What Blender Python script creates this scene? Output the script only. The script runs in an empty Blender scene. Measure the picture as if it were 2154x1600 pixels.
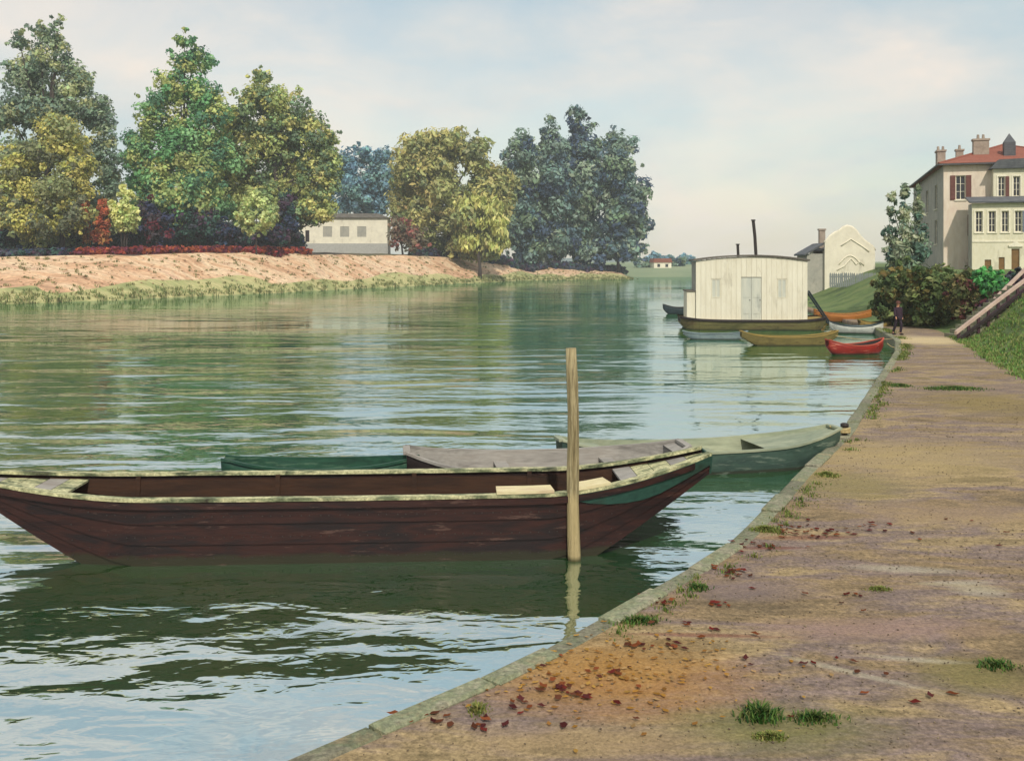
import bpy, math, random
import numpy as np
from mathutils import Vector, Matrix
random.seed(7)
RNG = np.random.default_rng(11)
scene = bpy.context.scene
COL = scene.collection
R = math.radians

# ------------------------------------------------------------------ camera, sky, sun, exposure
F, HX, HY, CAMZ = 2069.0, 1077.0, 550.0, 4.2          # focal length and horizon in photo pixels, eye height
cam_d = bpy.data.cameras.new('camera')
cam = bpy.data.objects.new('camera', cam_d); COL.objects.link(cam)
cam.location = (0, 0, CAMZ); cam.rotation_euler = (R(90), 0, 0)
cam_d.sensor_width = 36; cam_d.lens = F/2154*36
cam_d.shift_y = -(800-HY)/2154
cam_d.clip_start = .1; cam_d.clip_end = 8000
scene.camera = cam

SUN_AZ, SUN_EL = R(172), R(42)                         # behind the camera, to the right
w = bpy.data.worlds.new('World'); scene.world = w; w.use_nodes = True
nt = w.node_tree; N = nt.nodes; Lk = nt.links; N.clear()
out = N.new('ShaderNodeOutputWorld'); bg = N.new('ShaderNodeBackground')
sky = N.new('ShaderNodeTexSky'); sky.sky_type = 'NISHITA'; sky.sun_disc = False
sky.sun_elevation = SUN_EL; sky.sun_rotation = SUN_AZ; sky.dust_density = 1.0; sky.air_density = 1.2
tc = N.new('ShaderNodeTexCoord'); mp = N.new('ShaderNodeMapping'); mp.inputs['Scale'].default_value = (1.5, 1.5, 3.4)
mp.inputs['Location'].default_value = (.35, .1, .2)
no = N.new('ShaderNodeTexNoise'); no.inputs['Scale'].default_value = 3.6; no.inputs['Detail'].default_value = 7
no.inputs['Roughness'].default_value = .58; no.inputs['Distortion'].default_value = .5
rp = N.new('ShaderNodeValToRGB'); rp.color_ramp.elements[0].position = .36; rp.color_ramp.elements[1].position = .66
rp.color_ramp.elements[0].color = (.50, .50, .50, 1); rp.color_ramp.elements[1].color = (.93, .93, .93, 1)
no2 = N.new('ShaderNodeTexNoise'); no2.inputs['Scale'].default_value = 2.2; no2.inputs['Detail'].default_value = 8
rp2 = N.new('ShaderNodeValToRGB')
rp2.color_ramp.elements[0].position = .40; rp2.color_ramp.elements[1].position = .60
rp2.color_ramp.elements[0].color = (4.7, 5.5, 5.8, 1); rp2.color_ramp.elements[1].color = (7.5, 6.75, 6.0, 1)
mx = N.new('ShaderNodeMix'); mx.data_type = 'RGBA'
tint = N.new('ShaderNodeMix'); tint.data_type = 'RGBA'; tint.blend_type = 'MULTIPLY'; tint.inputs['Factor'].default_value = 1
tint.inputs['B'].default_value = (1.14, 1.07, .94, 1)
Lk.new(tc.outputs['Generated'], mp.inputs['Vector'])
Lk.new(mp.outputs['Vector'], no.inputs['Vector']); Lk.new(mp.outputs['Vector'], no2.inputs['Vector'])
Lk.new(no.outputs['Fac'], rp.inputs['Fac']); Lk.new(no2.outputs['Fac'], rp2.inputs['Fac'])
Lk.new(rp.outputs['Color'], mx.inputs['Factor'])
Lk.new(sky.outputs['Color'], tint.inputs['A']); Lk.new(tint.outputs['Result'], mx.inputs['A'])
Lk.new(rp2.outputs['Color'], mx.inputs['B'])
Lk.new(mx.outputs['Result'], bg.inputs['Color']); bg.inputs['Strength'].default_value = .125
Lk.new(bg.outputs['Background'], out.inputs['Surface'])

sd = bpy.data.lights.new('sun', 'SUN'); sd.energy = 3.0; sd.angle = R(1.5); sd.color = (1, .93, .80)
sun = bpy.data.objects.new('sun', sd); COL.objects.link(sun)
sdir = Vector((math.sin(SUN_AZ)*math.cos(SUN_EL), math.cos(SUN_AZ)*math.cos(SUN_EL), math.sin(SUN_EL)))
sun.rotation_euler = (-sdir).to_track_quat('-Z', 'Y').to_euler(); sun.location = (40, -60, 80)

vs = scene.view_settings
vs.view_transform = 'Standard'; vs.look = 'None'; vs.gamma = 1; vs.exposure = 0.0; vs.use_curve_mapping = False
try:
    scene.cycles.use_denoising = True; scene.cycles.denoiser = 'OPENIMAGEDENOISE'
    scene.cycles.max_bounces = 6; scene.cycles.caustics_reflective = False; scene.cycles.caustics_refractive = False
    scene.cycles.volume_bounces = 1; scene.cycles.sample_clamp_indirect = 6
except Exception: pass

# ------------------------------------------------------------------ helpers
def at(px, py=None, d=None, z=None):
    """point seen at a photo pixel, at a depth d or on the level z"""
    if d is None: d = (CAMZ-z)*F/(py-HY)
    if z is None: z = CAMZ-(py-HY)*d/F
    return Vector(((px-HX)*d/F, d, z))
def srgb(r, g, b):
    return tuple(((c/255+.055)/1.055)**2.4 if c > 10 else c/255/12.92 for c in (r, g, b))
def smooth(t): t = np.clip(t, 0, 1); return t*t*(3-2*t)

def tag(o, label=None, cat=None, group=None, kind=None):
    if label: o['label'] = label
    if cat: o['category'] = cat
    if group: o['group'] = group
    if kind: o['kind'] = kind
    return o
def empty(name, loc, rz=0, label=None, cat=None, group=None):
    o = bpy.data.objects.new(name, None); COL.objects.link(o); o.empty_display_size = .2
    o.location = loc; o.rotation_euler = (0, 0, rz)
    return tag(o, label, cat, group)

class MB:
    def __init__(s): s.v = []; s.f = []
    def add(s, vs_, fs):
        n = len(s.v); s.v += [tuple(p) for p in vs_]; s.f += [tuple(i+n for i in f) for f in fs]; return s
    def box(s, x0, x1, y0, y1, z0, z1):
        return s.add([(x0,y0,z0),(x1,y0,z0),(x1,y1,z0),(x0,y1,z0),(x0,y0,z1),(x1,y0,z1),(x1,y1,z1),(x0,y1,z1)],
                     [(3,2,1,0),(4,5,6,7),(0,1,5,4),(1,2,6,5),(2,3,7,6),(3,0,4,7)])
    def tube(s, pts, rad, n=8, cap=True):
        pts = [Vector(p) for p in pts]; k = len(pts)
        if not hasattr(rad, '__len__'): rad = [rad]*k
        up = Vector((0, 0, 1)); vs_ = []; fs = []
        for i, p in enumerate(pts):
            t = (pts[min(i+1, k-1)]-pts[max(i-1, 0)]).normalized()
            a = t.cross(up)
            if a.length < .05: a = t.cross(Vector((1, 0, 0)))
            a.normalize(); b = a.cross(t).normalized()
            for j in range(n):
                q = 2*math.pi*j/n
                vs_.append(p+(a*math.cos(q)+b*math.sin(q))*rad[i])
        for i in range(k-1):
            for j in range(n):
                j2 = (j+1) % n
                fs.append((i*n+j, i*n+j2, (i+1)*n+j2, (i+1)*n+j))
        if cap: fs += [tuple(range(n))[::-1], tuple(range((k-1)*n, k*n))]
        return s.add(vs_, fs)
    def sweep(s, pts, w_, h_, up=0):
        """rectangular bar of width w_ and height h_ along pts"""
        pts = [Vector(p) for p in pts]; k = len(pts); vs_ = []; fs = []
        for i, p in enumerate(pts):
            t = pts[min(i+1, k-1)]-pts[max(i-1, 0)]
            a = Vector((t.y, -t.x, 0))
            a = a.normalized() if a.length > 1e-6 else Vector((1, 0, 0))
            for (e, g) in ((-1, -1), (1, -1), (1, 1), (-1, 1)):
                vs_.append(p+a*e*w_/2+Vector((0, 0, g*h_/2+up)))
        for i in range(k-1):
            for j in range(4):
                j2 = (j+1) % 4
                fs.append((i*4+j, i*4+j2, (i+1)*4+j2, (i+1)*4+j))
        fs += [(3, 2, 1, 0), tuple((k-1)*4+j for j in range(4))]
        return s.add(vs_, fs)
    def prism(s, prof, y0, y1):
        """outline in xz pushed from y0 to y1"""
        n = len(prof)
        vs_ = [(x, y0, z) for x, z in prof]+[(x, y1, z) for x, z in prof]
        fs = [tuple(range(n)), tuple(range(2*n-1, n-1, -1))]
        fs += [(i, i+n, (i+1) % n+n, (i+1) % n) for i in range(n)]
        return s.add(vs_, fs)
    def bar(s, a, b, r=.03): return s.tube([a, b], r, 6)
    def build(s, name, mat, parent=None, smooth_=False, loc=None):
        me = bpy.data.meshes.new(name); me.from_pydata(s.v, [], s.f); me.validate(); me.update()
        if smooth_: me.polygons.foreach_set('use_smooth', [True]*len(me.polygons))
        return link(name, me, mat, parent, loc)
def link(name, me, mat, parent=None, loc=None):
    o = bpy.data.objects.new(name, me); COL.objects.link(o)
    if mat and not me.materials: me.materials.append(mat)
    if parent: o.parent = parent
    if loc is not None: o.location = loc
    return o
def np_mesh(name, V, Fq, mat, parent=None, tints=None, smooth_=False, loc=None):
    me = bpy.data.meshes.new(name); V = np.asarray(V, 'f4'); Fq = np.asarray(Fq, 'i4'); k = Fq.shape[1]
    me.vertices.add(len(V)); me.vertices.foreach_set('co', V.ravel())
    me.loops.add(Fq.size); me.loops.foreach_set('vertex_index', Fq.ravel())
    me.polygons.add(len(Fq)); me.polygons.foreach_set('loop_start', np.arange(0, Fq.size, k, dtype='i4'))
    me.polygons.foreach_set('loop_total', np.full(len(Fq), k, 'i4'))
    me.update(calc_edges=True)
    if smooth_: me.polygons.foreach_set('use_smooth', [True]*len(Fq))
    if tints is not None:
        a = me.attributes.new('tint', 'FLOAT_COLOR', 'POINT')
        a.data.foreach_set('color', np.c_[tints, np.ones(len(tints))].astype('f4').ravel())
    return link(name, me, mat, parent, loc)

# ------------------------------------------------------------------ materials
def ramp_mat(name, cols, scale=3, rough=.8, bump=.3, dist=.02, stretch=(1, 1, 1), detail=6, lo=.3, hi=.7, coord='Object', fine=0, spec=.3, grit=0, gritamt=.6):
    m = bpy.data.materials.new(name); m.use_nodes = True; t = m.node_tree; n = t.nodes; l = t.links
    b = n['Principled BSDF']; b.inputs['Roughness'].default_value = rough
    b.inputs['Specular IOR Level'].default_value = spec
    c = n.new('ShaderNodeTexCoord'); mpp = n.new('ShaderNodeMapping'); mpp.inputs['Scale'].default_value = stretch
    no_ = n.new('ShaderNodeTexNoise'); no_.inputs['Scale'].default_value = scale; no_.inputs['Detail'].default_value = detail
    no_.inputs['Roughness'].default_value = .62; no_.inputs['Distortion'].default_value = .4
    r_ = n.new('ShaderNodeValToRGB'); e = r_.color_ramp.elements
    k = len(cols)
    while len(e) < k: e.new(.5)
    for i, cc in enumerate(cols):
        e[i].position = lo+(hi-lo)*i/max(1, k-1); e[i].color = (*cc, 1)
    l.new(c.outputs[coord], mpp.inputs['Vector']); l.new(mpp.outputs['Vector'], no_.inputs['Vector'])
    l.new(no_.outputs['Fac'], r_.inputs['Fac'])
    last = r_.outputs['Color']
    n2 = n.new('ShaderNodeTexNoise'); n2.inputs['Scale'].default_value = scale*7; n2.inputs['Detail'].default_value = 5
    l.new(mpp.outputs['Vector'], n2.inputs['Vector'])
    if fine:
        mm = n.new('ShaderNodeMix'); mm.data_type = 'RGBA'; mm.blend_type = 'OVERLAY'; mm.inputs['Factor'].default_value = fine
        l.new(last, mm.inputs['A']); l.new(n2.outputs['Color'], mm.inputs['B'])
        hs = n.new('ShaderNodeHueSaturation'); l.new(n2.outputs['Fac'], hs.inputs['Value'])
        bw = n.new('ShaderNodeRGBToBW'); l.new(n2.outputs['Color'], bw.inputs['Color']); l.new(bw.outputs['Val'], mm.inputs['B'])
        last = mm.outputs['Result']
    if grit:
        n3 = n.new('ShaderNodeTexNoise'); n3.inputs['Scale'].default_value = grit; n3.inputs['Detail'].default_value = 8; n3.inputs['Roughness'].default_value = .75
        l.new(c.outputs[coord], n3.inputs['Vector'])
        rg_ = n.new('ShaderNodeMapRange'); rg_.inputs['From Min'].default_value = .3; rg_.inputs['From Max'].default_value = .7; rg_.inputs['To Min'].default_value = 1-gritamt; rg_.inputs['To Max'].default_value = 1+gritamt
        l.new(n3.outputs['Fac'], rg_.inputs['Value'])
        vm = n.new('ShaderNodeVectorMath'); vm.operation = 'SCALE'; l.new(last, vm.inputs[0]); l.new(rg_.outputs[0], vm.inputs['Scale']); last = vm.outputs['Vector']
    l.new(last, b.inputs['Base Color'])
    if bump:
        ad = n.new('ShaderNodeMath'); ad.operation = 'ADD'; l.new(no_.outputs['Fac'], ad.inputs[0]); l.new(n2.outputs['Fac'], ad.inputs[1])
        bp = n.new('ShaderNodeBump'); bp.inputs['Strength'].default_value = bump; bp.inputs['Distance'].default_value = dist
        l.new(ad.outputs[0], bp.inputs['Height']); l.new(bp.outputs['Normal'], b.inputs['Normal'])
    return m
def foliage_mat():
    m = bpy.data.materials.new('foliage'); m.use_nodes = True; t = m.node_tree; n = t.nodes; l = t.links; n.clear()
    o = n.new('ShaderNodeOutputMaterial'); a = n.new('ShaderNodeAttribute'); a.attribute_name = 'tint'
    d = n.new('ShaderNodeBsdfDiffuse'); tr = n.new('ShaderNodeBsdfTranslucent'); mx_ = n.new('ShaderNodeMixShader'); mx_.inputs[0].default_value = .3
    l.new(a.outputs['Color'], d.inputs['Color']); l.new(a.outputs['Color'], tr.inputs['Color'])
    l.new(d.outputs[0], mx_.inputs[1]); l.new(tr.outputs[0], mx_.inputs[2]); l.new(mx_.outputs[0], o.inputs['Surface'])
    return m
def water_mat():
    m = bpy.data.materials.new('river_water'); m.use_nodes = True; t = m.node_tree; n = t.nodes; l = t.links; n.clear()
    o = n.new('ShaderNodeOutputMaterial'); c = n.new('ShaderNodeTexCoord')
    def layer(sx, sy, sc, det, dis=.6):
        mpp = n.new('ShaderNodeMapping'); mpp.inputs['Scale'].default_value = (sx, sy, 1); mpp.inputs['Rotation'].default_value = (0, 0, R(-6))
        q = n.new('ShaderNodeTexNoise'); q.inputs['Scale'].default_value = sc; q.inputs['Detail'].default_value = det; q.inputs['Distortion'].default_value = dis
        l.new(c.outputs['Object'], mpp.inputs['Vector']); l.new(mpp.outputs['Vector'], q.inputs['Vector']); return q.outputs['Fac']
    def mul(a, k):
        q = n.new('ShaderNodeMath'); q.operation = 'MULTIPLY'; l.new(a, q.inputs[0])
        if isinstance(k, float): q.inputs[1].default_value = k
        else: l.new(k, q.inputs[1])
        return q.outputs[0]
    def add(a, b):
        q = n.new('ShaderNodeMath'); q.operation = 'ADD'; l.new(a, q.inputs[0]); l.new(b, q.inputs[1]); return q.outputs[0]
    big = layer(.30, .8, .62, 1.5); mid = layer(.5, 1.0, 2.0, 2.0); small = layer(.6, 1.0, 6.0, 2.0)
    gust = layer(.45, 1.0, .085, 1.5, .3)                  # calm and ruffled stretches
    rg = n.new('ShaderNodeMapRange'); rg.inputs['From Min'].default_value = .36; rg.inputs['From Max'].default_value = .62
    rg.inputs['To Min'].default_value = .30; rg.inputs['To Max'].default_value = 1.9; l.new(gust, rg.inputs['Value'])
    sy = n.new('ShaderNodeSeparateXYZ'); l.new(c.outputs['Object'], sy.inputs[0])
    lee = n.new('ShaderNodeMapRange'); lee.inputs['From Min'].default_value = 26; lee.inputs['From Max'].default_value = 85; lee.inputs['To Min'].default_value = 1.15; lee.inputs['To Max'].default_value = .20
    l.new(sy.outputs['Y'], lee.inputs['Value'])          # the reach below the bend lies sheltered
    h = mul(mul(add(add(mul(big, .15), mul(mid, .022)), mul(small, .004)), rg.outputs[0]), lee.outputs[0])
    bp = n.new('ShaderNodeBump'); bp.inputs['Strength'].default_value = 1; bp.inputs['Distance'].default_value = 1.0
    l.new(h, bp.inputs['Height'])
    murk = layer(.4, 1.0, .25, 3.0)
    r_ = n.new('ShaderNodeValToRGB'); e = r_.color_ramp.elements
    e[0].position = .35; e[0].color = (.010, .125, .040, 1); e[1].position = .68; e[1].color = (.085, .16, .025, 1)
    l.new(murk, r_.inputs['Fac'])
    d = n.new('ShaderNodeBsdfDiffuse'); l.new(r_.outputs['Color'], d.inputs['Color'])
    g = n.new('ShaderNodeBsdfGlossy'); g.inputs['Roughness'].default_value = .04; g.inputs['Color'].default_value = (.84, .92, .98, 1)
    l.new(bp.outputs['Normal'], g.inputs['Normal'])
    fr = n.new('ShaderNodeFresnel'); fr.inputs['IOR'].default_value = 1.6; l.new(bp.outputs['Normal'], fr.inputs['Normal'])
    fm = n.new('ShaderNodeMapRange'); fm.inputs['From Min'].default_value = .05; fm.inputs['From Max'].default_value = .55
    fm.inputs['To Min'].default_value = .82; fm.inputs['To Max'].default_value = .70
    l.new(fr.outputs[0], fm.inputs['Value'])
    mx_ = n.new('ShaderNodeMixShader'); l.new(fm.outputs[0], mx_.inputs[0]); l.new(d.outputs[0], mx_.inputs[1]); l.new(g.outputs[0], mx_.inputs[2])
    l.new(mx_.outputs[0], o.inputs['Surface']); return m
def flat(name, c, rough=.7, var=.15, scale=4, bump=.15, stretch=(1, 1, 1)):
    return ramp_mat(name, [tuple(x*(1-var) for x in c), tuple(x*(1+var) for x in c)], scale, rough, bump, .01, stretch)

M = {}
M['foliage'] = foliage_mat(); M['water'] = water_mat()
M['bark'] = ramp_mat('bark', [(.035,.028,.03), (.09,.07,.055)], 2, .9, .6, .05, (1, 1, .3))
M['sand'] = ramp_mat('bank_sand', [srgb(160,126,102), srgb(204,164,130), srgb(218,192,160), srgb(188,142,118)], .22, .95, .4, .2, (.35, 1.2, 1), detail=10, fine=.6, grit=1.6, gritamt=.35)
M['verge'] = ramp_mat('bank_grass', [srgb(126,134,88), srgb(162,164,112), srgb(188,180,130), srgb(140,150,96)], .25, .95, .5, .15, (.5, 1.6, 1), fine=.5)
M['meadow'] = ramp_mat('meadow', [srgb(84,60,64), srgb(96,84,66), srgb(84,98,60)], .1, .95, .4, .1, fine=.4)
M['bankgrass'] = ramp_mat('slope_grass', [srgb(74,92,58), srgb(96,116,66), srgb(118,126,78)], .5, .95, .6, .08, (1, 1, 1), fine=.5)
M['far'] = ramp_mat('far_ground', [srgb(110,128,100), srgb(140,150,118)], .05, .95, 0)
M['hill'] = ramp_mat('far_hill', [srgb(84,104,108), srgb(104,120,118)], .01, .95, 0)
M['bed'] = flat('river_bed', (.06,.06,.04))
M['stone'] = ramp_mat('coping_stone', [srgb(98,98,84), srgb(142,138,118), srgb(120,126,100), srgb(152,140,112)], 2.2, .85, .8, .05, fine=.7, grit=22, gritamt=.4)
t = M['stone'].node_tree; b = t.nodes['Principled BSDF']; src = b.inputs['Base Color'].links[0].from_socket
oi = t.nodes.new('ShaderNodeObjectInfo'); mr = t.nodes.new('ShaderNodeMapRange'); mr.inputs['To Min'].default_value = .72; mr.inputs['To Max'].default_value = 1.18
t.links.new(oi.outputs['Random'], mr.inputs['Value']); vm = t.nodes.new('ShaderNodeVectorMath'); vm.operation = 'SCALE'
t.links.new(src, vm.inputs[0]); t.links.new(mr.outputs[0], vm.inputs['Scale']); t.links.new(vm.outputs['Vector'], b.inputs['Base Color'])
M['moss'] = ramp_mat('edge_earth', [srgb(112,104,70), srgb(134,126,84)], 2, .9, .5)
M['barge'] = ramp_mat('barge_tarred_wood', [srgb(14,6,6), srgb(30,12,11), srgb(52,26,21), srgb(24,13,14), srgb(40,20,16)], 1.6, .62, .5, .012, (.35, 1, 2.2), fine=.5)
def wear_and_bands(m, levels, scuff=None):
    t = m.node_tree; n = t.nodes; l = t.links; b = n['Principled BSDF']; src = b.inputs['Base Color'].links[0].from_socket
    c = n.new('ShaderNodeTexCoord'); sx = n.new('ShaderNodeSeparateXYZ'); l.new(c.outputs['Object'], sx.inputs[0])
    q = n.new('ShaderNodeTexNoise'); q.inputs['Scale'].default_value = 3; q.inputs['Detail'].default_value = 6; l.new(c.outputs['Object'], q.inputs['Vector'])
    for (z_, wd, jit, col, amt) in levels:
        a = n.new('ShaderNodeMath'); a.operation = 'MULTIPLY_ADD'; l.new(q.outputs['Fac'], a.inputs[0]); a.inputs[1].default_value = jit; l.new(sx.outputs['Z'], a.inputs[2])
        r_ = n.new('ShaderNodeMapRange'); r_.inputs['From Min'].default_value = z_+jit/2; r_.inputs['From Max'].default_value = z_+jit/2+wd; r_.inputs['To Min'].default_value = amt; r_.inputs['To Max'].default_value = 0
        l.new(a.outputs[0], r_.inputs['Value']); mm = n.new('ShaderNodeMix'); mm.data_type = 'RGBA'; l.new(r_.outputs[0], mm.inputs['Factor']); l.new(src, mm.inputs['A']); mm.inputs['B'].default_value = (*col, 1); src = mm.outputs['Result']
    if scuff:
        mp_ = n.new('ShaderNodeMapping'); mp_.inputs['Scale'].default_value = scuff[0]; l.new(c.outputs['Object'], mp_.inputs['Vector'])
        w_ = n.new('ShaderNodeTexNoise'); w_.inputs['Scale'].default_value = 1; w_.inputs['Detail'].default_value = 9; w_.inputs['Roughness'].default_value = .7; l.new(mp_.outputs['Vector'], w_.inputs['Vector'])
        r_ = n.new('ShaderNodeMapRange'); r_.inputs['From Min'].default_value = scuff[1]; r_.inputs['From Max'].default_value = scuff[1]+.06; r_.inputs['To Max'].default_value = scuff[3]
        l.new(w_.outputs['Fac'], r_.inputs['Value']); mm = n.new('ShaderNodeMix'); mm.data_type = 'RGBA'; l.new(r_.outputs[0], mm.inputs['Factor']); l.new(src, mm.inputs['A']); mm.inputs['B'].default_value = (*scuff[2], 1); src = mm.outputs['Result']
    l.new(src, b.inputs['Base Color'])
wear_and_bands(M['barge'], [(.10, .05, .14, srgb(44,44,28), .85)], ((1.6, 3, 9), .60, srgb(104,80,72), .55))
def scuffs():
    for k, c_ in (('red', srgb(206,120,100)), ('olive', srgb(66,60,34)), ('bluegrey', srgb(80,92,92)), ('orange', srgb(96,58,30)), ('whiteboat', srgb(130,132,122)), ('mustard', srgb(96,80,44)), ('puntgreen', srgb(120,134,120)), ('hullolive', srgb(50,48,30)), ('greencloth', srgb(80,108,88))):
        wear_and_bands(M[k], [(.05, .03, .05, srgb(48,48,34), .8)], ((1.2, 3, 8), .56, c_, .7))
    for k, c_ in (('cream', srgb(186,180,160)), ('white', srgb(184,178,160)), ('pink', srgb(160,144,130)), ('house2', srgb(176,170,150)), ('grey', srgb(128,128,120)), ('creamgrey', srgb(150,152,144))):
        wear_and_bands(M[k], [], ((.9, .9, .25), .58, c_, .55))
M['bargein'] = ramp_mat('barge_inner_wood', [srgb(26,16,12), srgb(58,36,22), srgb(38,25,18)], 1.6, .8, .4, .012, (.3, 1, 2), fine=.5)
M['bargegrey'] = ramp_mat('weathered_grey_wood', [srgb(120,116,112), srgb(158,154,148), srgb(140,132,124)], 2, .8, .4, .01, (.3, 1, 2), fine=.4)
M['gunwale'] = ramp_mat('gunwale_worn_paint', [srgb(58,60,44), srgb(120,128,96), srgb(196,192,150), srgb(104,112,84), srgb(52,46,36)], 2.6, .7, .5, .01, (.5, 1.5, 1), fine=.7, grit=25)
M['bowgreen'] = ramp_mat('bow_green_paint', [srgb(24,50,46), srgb(44,78,68), srgb(38,48,40)], 2.2, .55, .4, .01, (.6, 1, 1.4), fine=.5)
M['pale'] = ramp_mat('pale_planks', [srgb(190,180,140), srgb(220,208,166), srgb(204,184,150)], 3, .75, .3, .01, (.4, 1, 1), fine=.4)
M['pole'] = ramp_mat('pole_wood', [srgb(84,74,54), srgb(140,126,92), srgb(186,172,134), srgb(116,102,74)], 6, .85, 1.0, .03, (2.2, 2.2, .12), fine=.8)
wear_and_bands(M['pole'], [(.85, .12, .5, srgb(206,186,138), .75), (.02, .06, .06, srgb(70,72,44), .9)], ((14, 14, .7), .60, srgb(62,54,42), .8))  # shaft paler towards the bottom, green band at the waterline, dark cracks
M['rope'] = ramp_mat('rope_hemp', [srgb(160,140,96), srgb(200,184,138)], 20, .9, .6, .01)
M['puntgreen'] = ramp_mat('punt_grey_green', [srgb(38,58,52), srgb(66,88,78), srgb(52,70,66)], 1.6, .65, .4, .01, (.4, 1, 2), fine=.5)
M['puntpale'] = ramp_mat('punt_pale_green', [srgb(120,132,114), srgb(170,174,148)], 1.6, .7, .3, .01, (.4, 1, 2), fine=.4)
M['greencloth'] = ramp_mat('green_skiff_paint', [srgb(20,50,40), srgb(38,78,60), srgb(30,58,54)], 1.8, .6, .4, .01, (.4, 1, 2), fine=.5)
M['red'] = ramp_mat('red_boat_paint', [srgb(120,28,22), srgb(168,46,34)], 2, .5, .3, .01, (.5, 1, 2), fine=.4)
M['redrim'] = flat('red_rim', srgb(186,84,66)); M['dark'] = flat('dark_wood', srgb(44,36,36)); M['darkblue'] = flat('dark_slate_paint', srgb(46,60,64))
M['olive'] = ramp_mat('olive_boat', [srgb(92,84,44), srgb(128,116,68)], 2, .65, .3, .01, (.5, 1, 2), fine=.4)
M['bluegrey'] = ramp_mat('bluegrey_boat', [srgb(104,124,130), srgb(140,156,156)], 2, .65, .3, .01, (.5, 1, 2), fine=.4)
M['orange'] = ramp_mat('orange_wood', [srgb(150,92,40), srgb(190,124,60)], 2, .6, .3, .01, (.5, 1, 2), fine=.4)
M['whiteboat'] = flat('white_boat', srgb(196,200,192)); M['mustard'] = flat('mustard_wood', srgb(156,132,70))
M['hullolive'] = ramp_mat('houseboat_hull', [srgb(74,76,44), srgb(110,106,64), srgb(92,80,54)], 1, .7, .3, .01, (.4, 1, 2), fine=.4)
M['cream'] = ramp_mat('cream_boards', [srgb(216,210,188), srgb(232,228,208)], 1.3, .75, .25, .01, (2, 1, .4), fine=.25)
M['creamgrey'] = ramp_mat('grey_door_paint', [srgb(186,190,180), srgb(210,210,194)], 1.5, .7, .2, .01, (2, 1, .5))
M['roofdark'] = ramp_mat('tarred_roof', [srgb(78,74,70), srgb(112,106,96)], 1.2, .85, .3)
M['iron'] = flat('dark_iron', srgb(52,46,44), .6)
M['white'] = ramp_mat('white_render', [srgb(214,208,190), srgb(236,230,210)], .7, .85, .25, .02, fine=.2)
M['grey'] = ramp_mat('grey_render_and_shade', [srgb(150,150,142), srgb(176,172,160)], .8, .85, .25, .02, fine=.25)  # plain grey parts, and river-side walls whose shade is put into the colour
M['plinth'] = flat('grey_plinth', srgb(168,168,164))
M['pink'] = ramp_mat('pink_render', [srgb(198,184,168), srgb(222,208,190), srgb(212,188,174)], .45, .9, .3, .02, (1.4, 1.4, .5), fine=.3)
M['house2'] = ramp_mat('cream_render', [srgb(204,200,176), srgb(224,218,194)], .6, .9, .3, .02, (1.4, 1.4, .6), fine=.3)
M['redroof'] = ramp_mat('red_tile', [srgb(128,78,64), srgb(156,96,80), srgb(140,90,78)], 1.6, .85, .6, .05, (3, 3, 1), fine=.4)
M['slate'] = ramp_mat('slate_roof', [srgb(84,88,96), srgb(116,118,122)], 1.6, .7, .5, .04, fine=.3)
def courses(m, step):
    t = m.node_tree; n = t.nodes; l = t.links; b = n['Principled BSDF']; src = b.inputs['Base Color'].links[0].from_socket
    c = n.new('ShaderNodeTexCoord'); wv = n.new('ShaderNodeTexWave'); wv.bands_direction = 'Z'; wv.wave_profile = 'SAW'; wv.inputs['Scale'].default_value = 1/step/3.18; wv.inputs['Distortion'].default_value = .6; wv.inputs['Detail'].default_value = 2
    l.new(c.outputs['Object'], wv.inputs['Vector']); r_ = n.new('ShaderNodeMapRange'); r_.inputs['To Min'].default_value = .72; r_.inputs['To Max'].default_value = 1.12; l.new(wv.outputs['Fac'], r_.inputs['Value'])
    v_ = n.new('ShaderNodeVectorMath'); v_.operation = 'SCALE'; l.new(src, v_.inputs[0]); l.new(r_.outputs[0], v_.inputs['Scale']); l.new(v_.outputs['Vector'], b.inputs['Base Color'])
    bp = next(q for q in n if q.bl_idname == 'ShaderNodeBump'); b2 = n.new('ShaderNodeBump'); b2.inputs['Strength'].default_value = .8; b2.inputs['Distance'].default_value = .05
    l.new(wv.outputs['Fac'], b2.inputs['Height']); l.new(bp.outputs['Normal'], b2.inputs['Normal']); l.new(b2.outputs['Normal'], b.inputs['Normal'])
courses(M['redroof'], .17); courses(M['slate'], .14)
M['brick'] = ramp_mat('chimney_render', [srgb(140,126,114), srgb(172,158,144)], 1.4, .9, .4, .02, fine=.4)
M['shutter'] = flat('brown_shutter', srgb(104,66,60)); M['shutterb'] = flat('blue_shutter', srgb(110,120,132))
M['door'] = flat('brown_door', srgb(120,92,56)); M['trim'] = flat('pale_trim', srgb(226,220,200))
M['picket'] = ramp_mat('blue_grey_picket', [srgb(104,112,116), srgb(140,146,142)], 3, .8, .3)
M['railpink'] = ramp_mat('railing_pink_paint', [srgb(176,150,140), srgb(206,184,168)], 2, .75, .3, .01, fine=.3)
M['postdark'] = flat('rail_post', srgb(70,46,54))
M['skin'] = flat('skin', srgb(190,140,112), .6, .08); M['coat'] = flat('dark_coat', srgb(52,36,50), .9); M['trouser'] = flat('dark_trousers', srgb(44,34,46), .9); M['hat'] = flat('brown_hat', srgb(90,58,48), .9)
def glass_mat():
    m = flat('window_glass', (.035, .04, .05), .12, .3, 1, 0); return m
M['glass'] = glass_mat()
scuffs()
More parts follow.
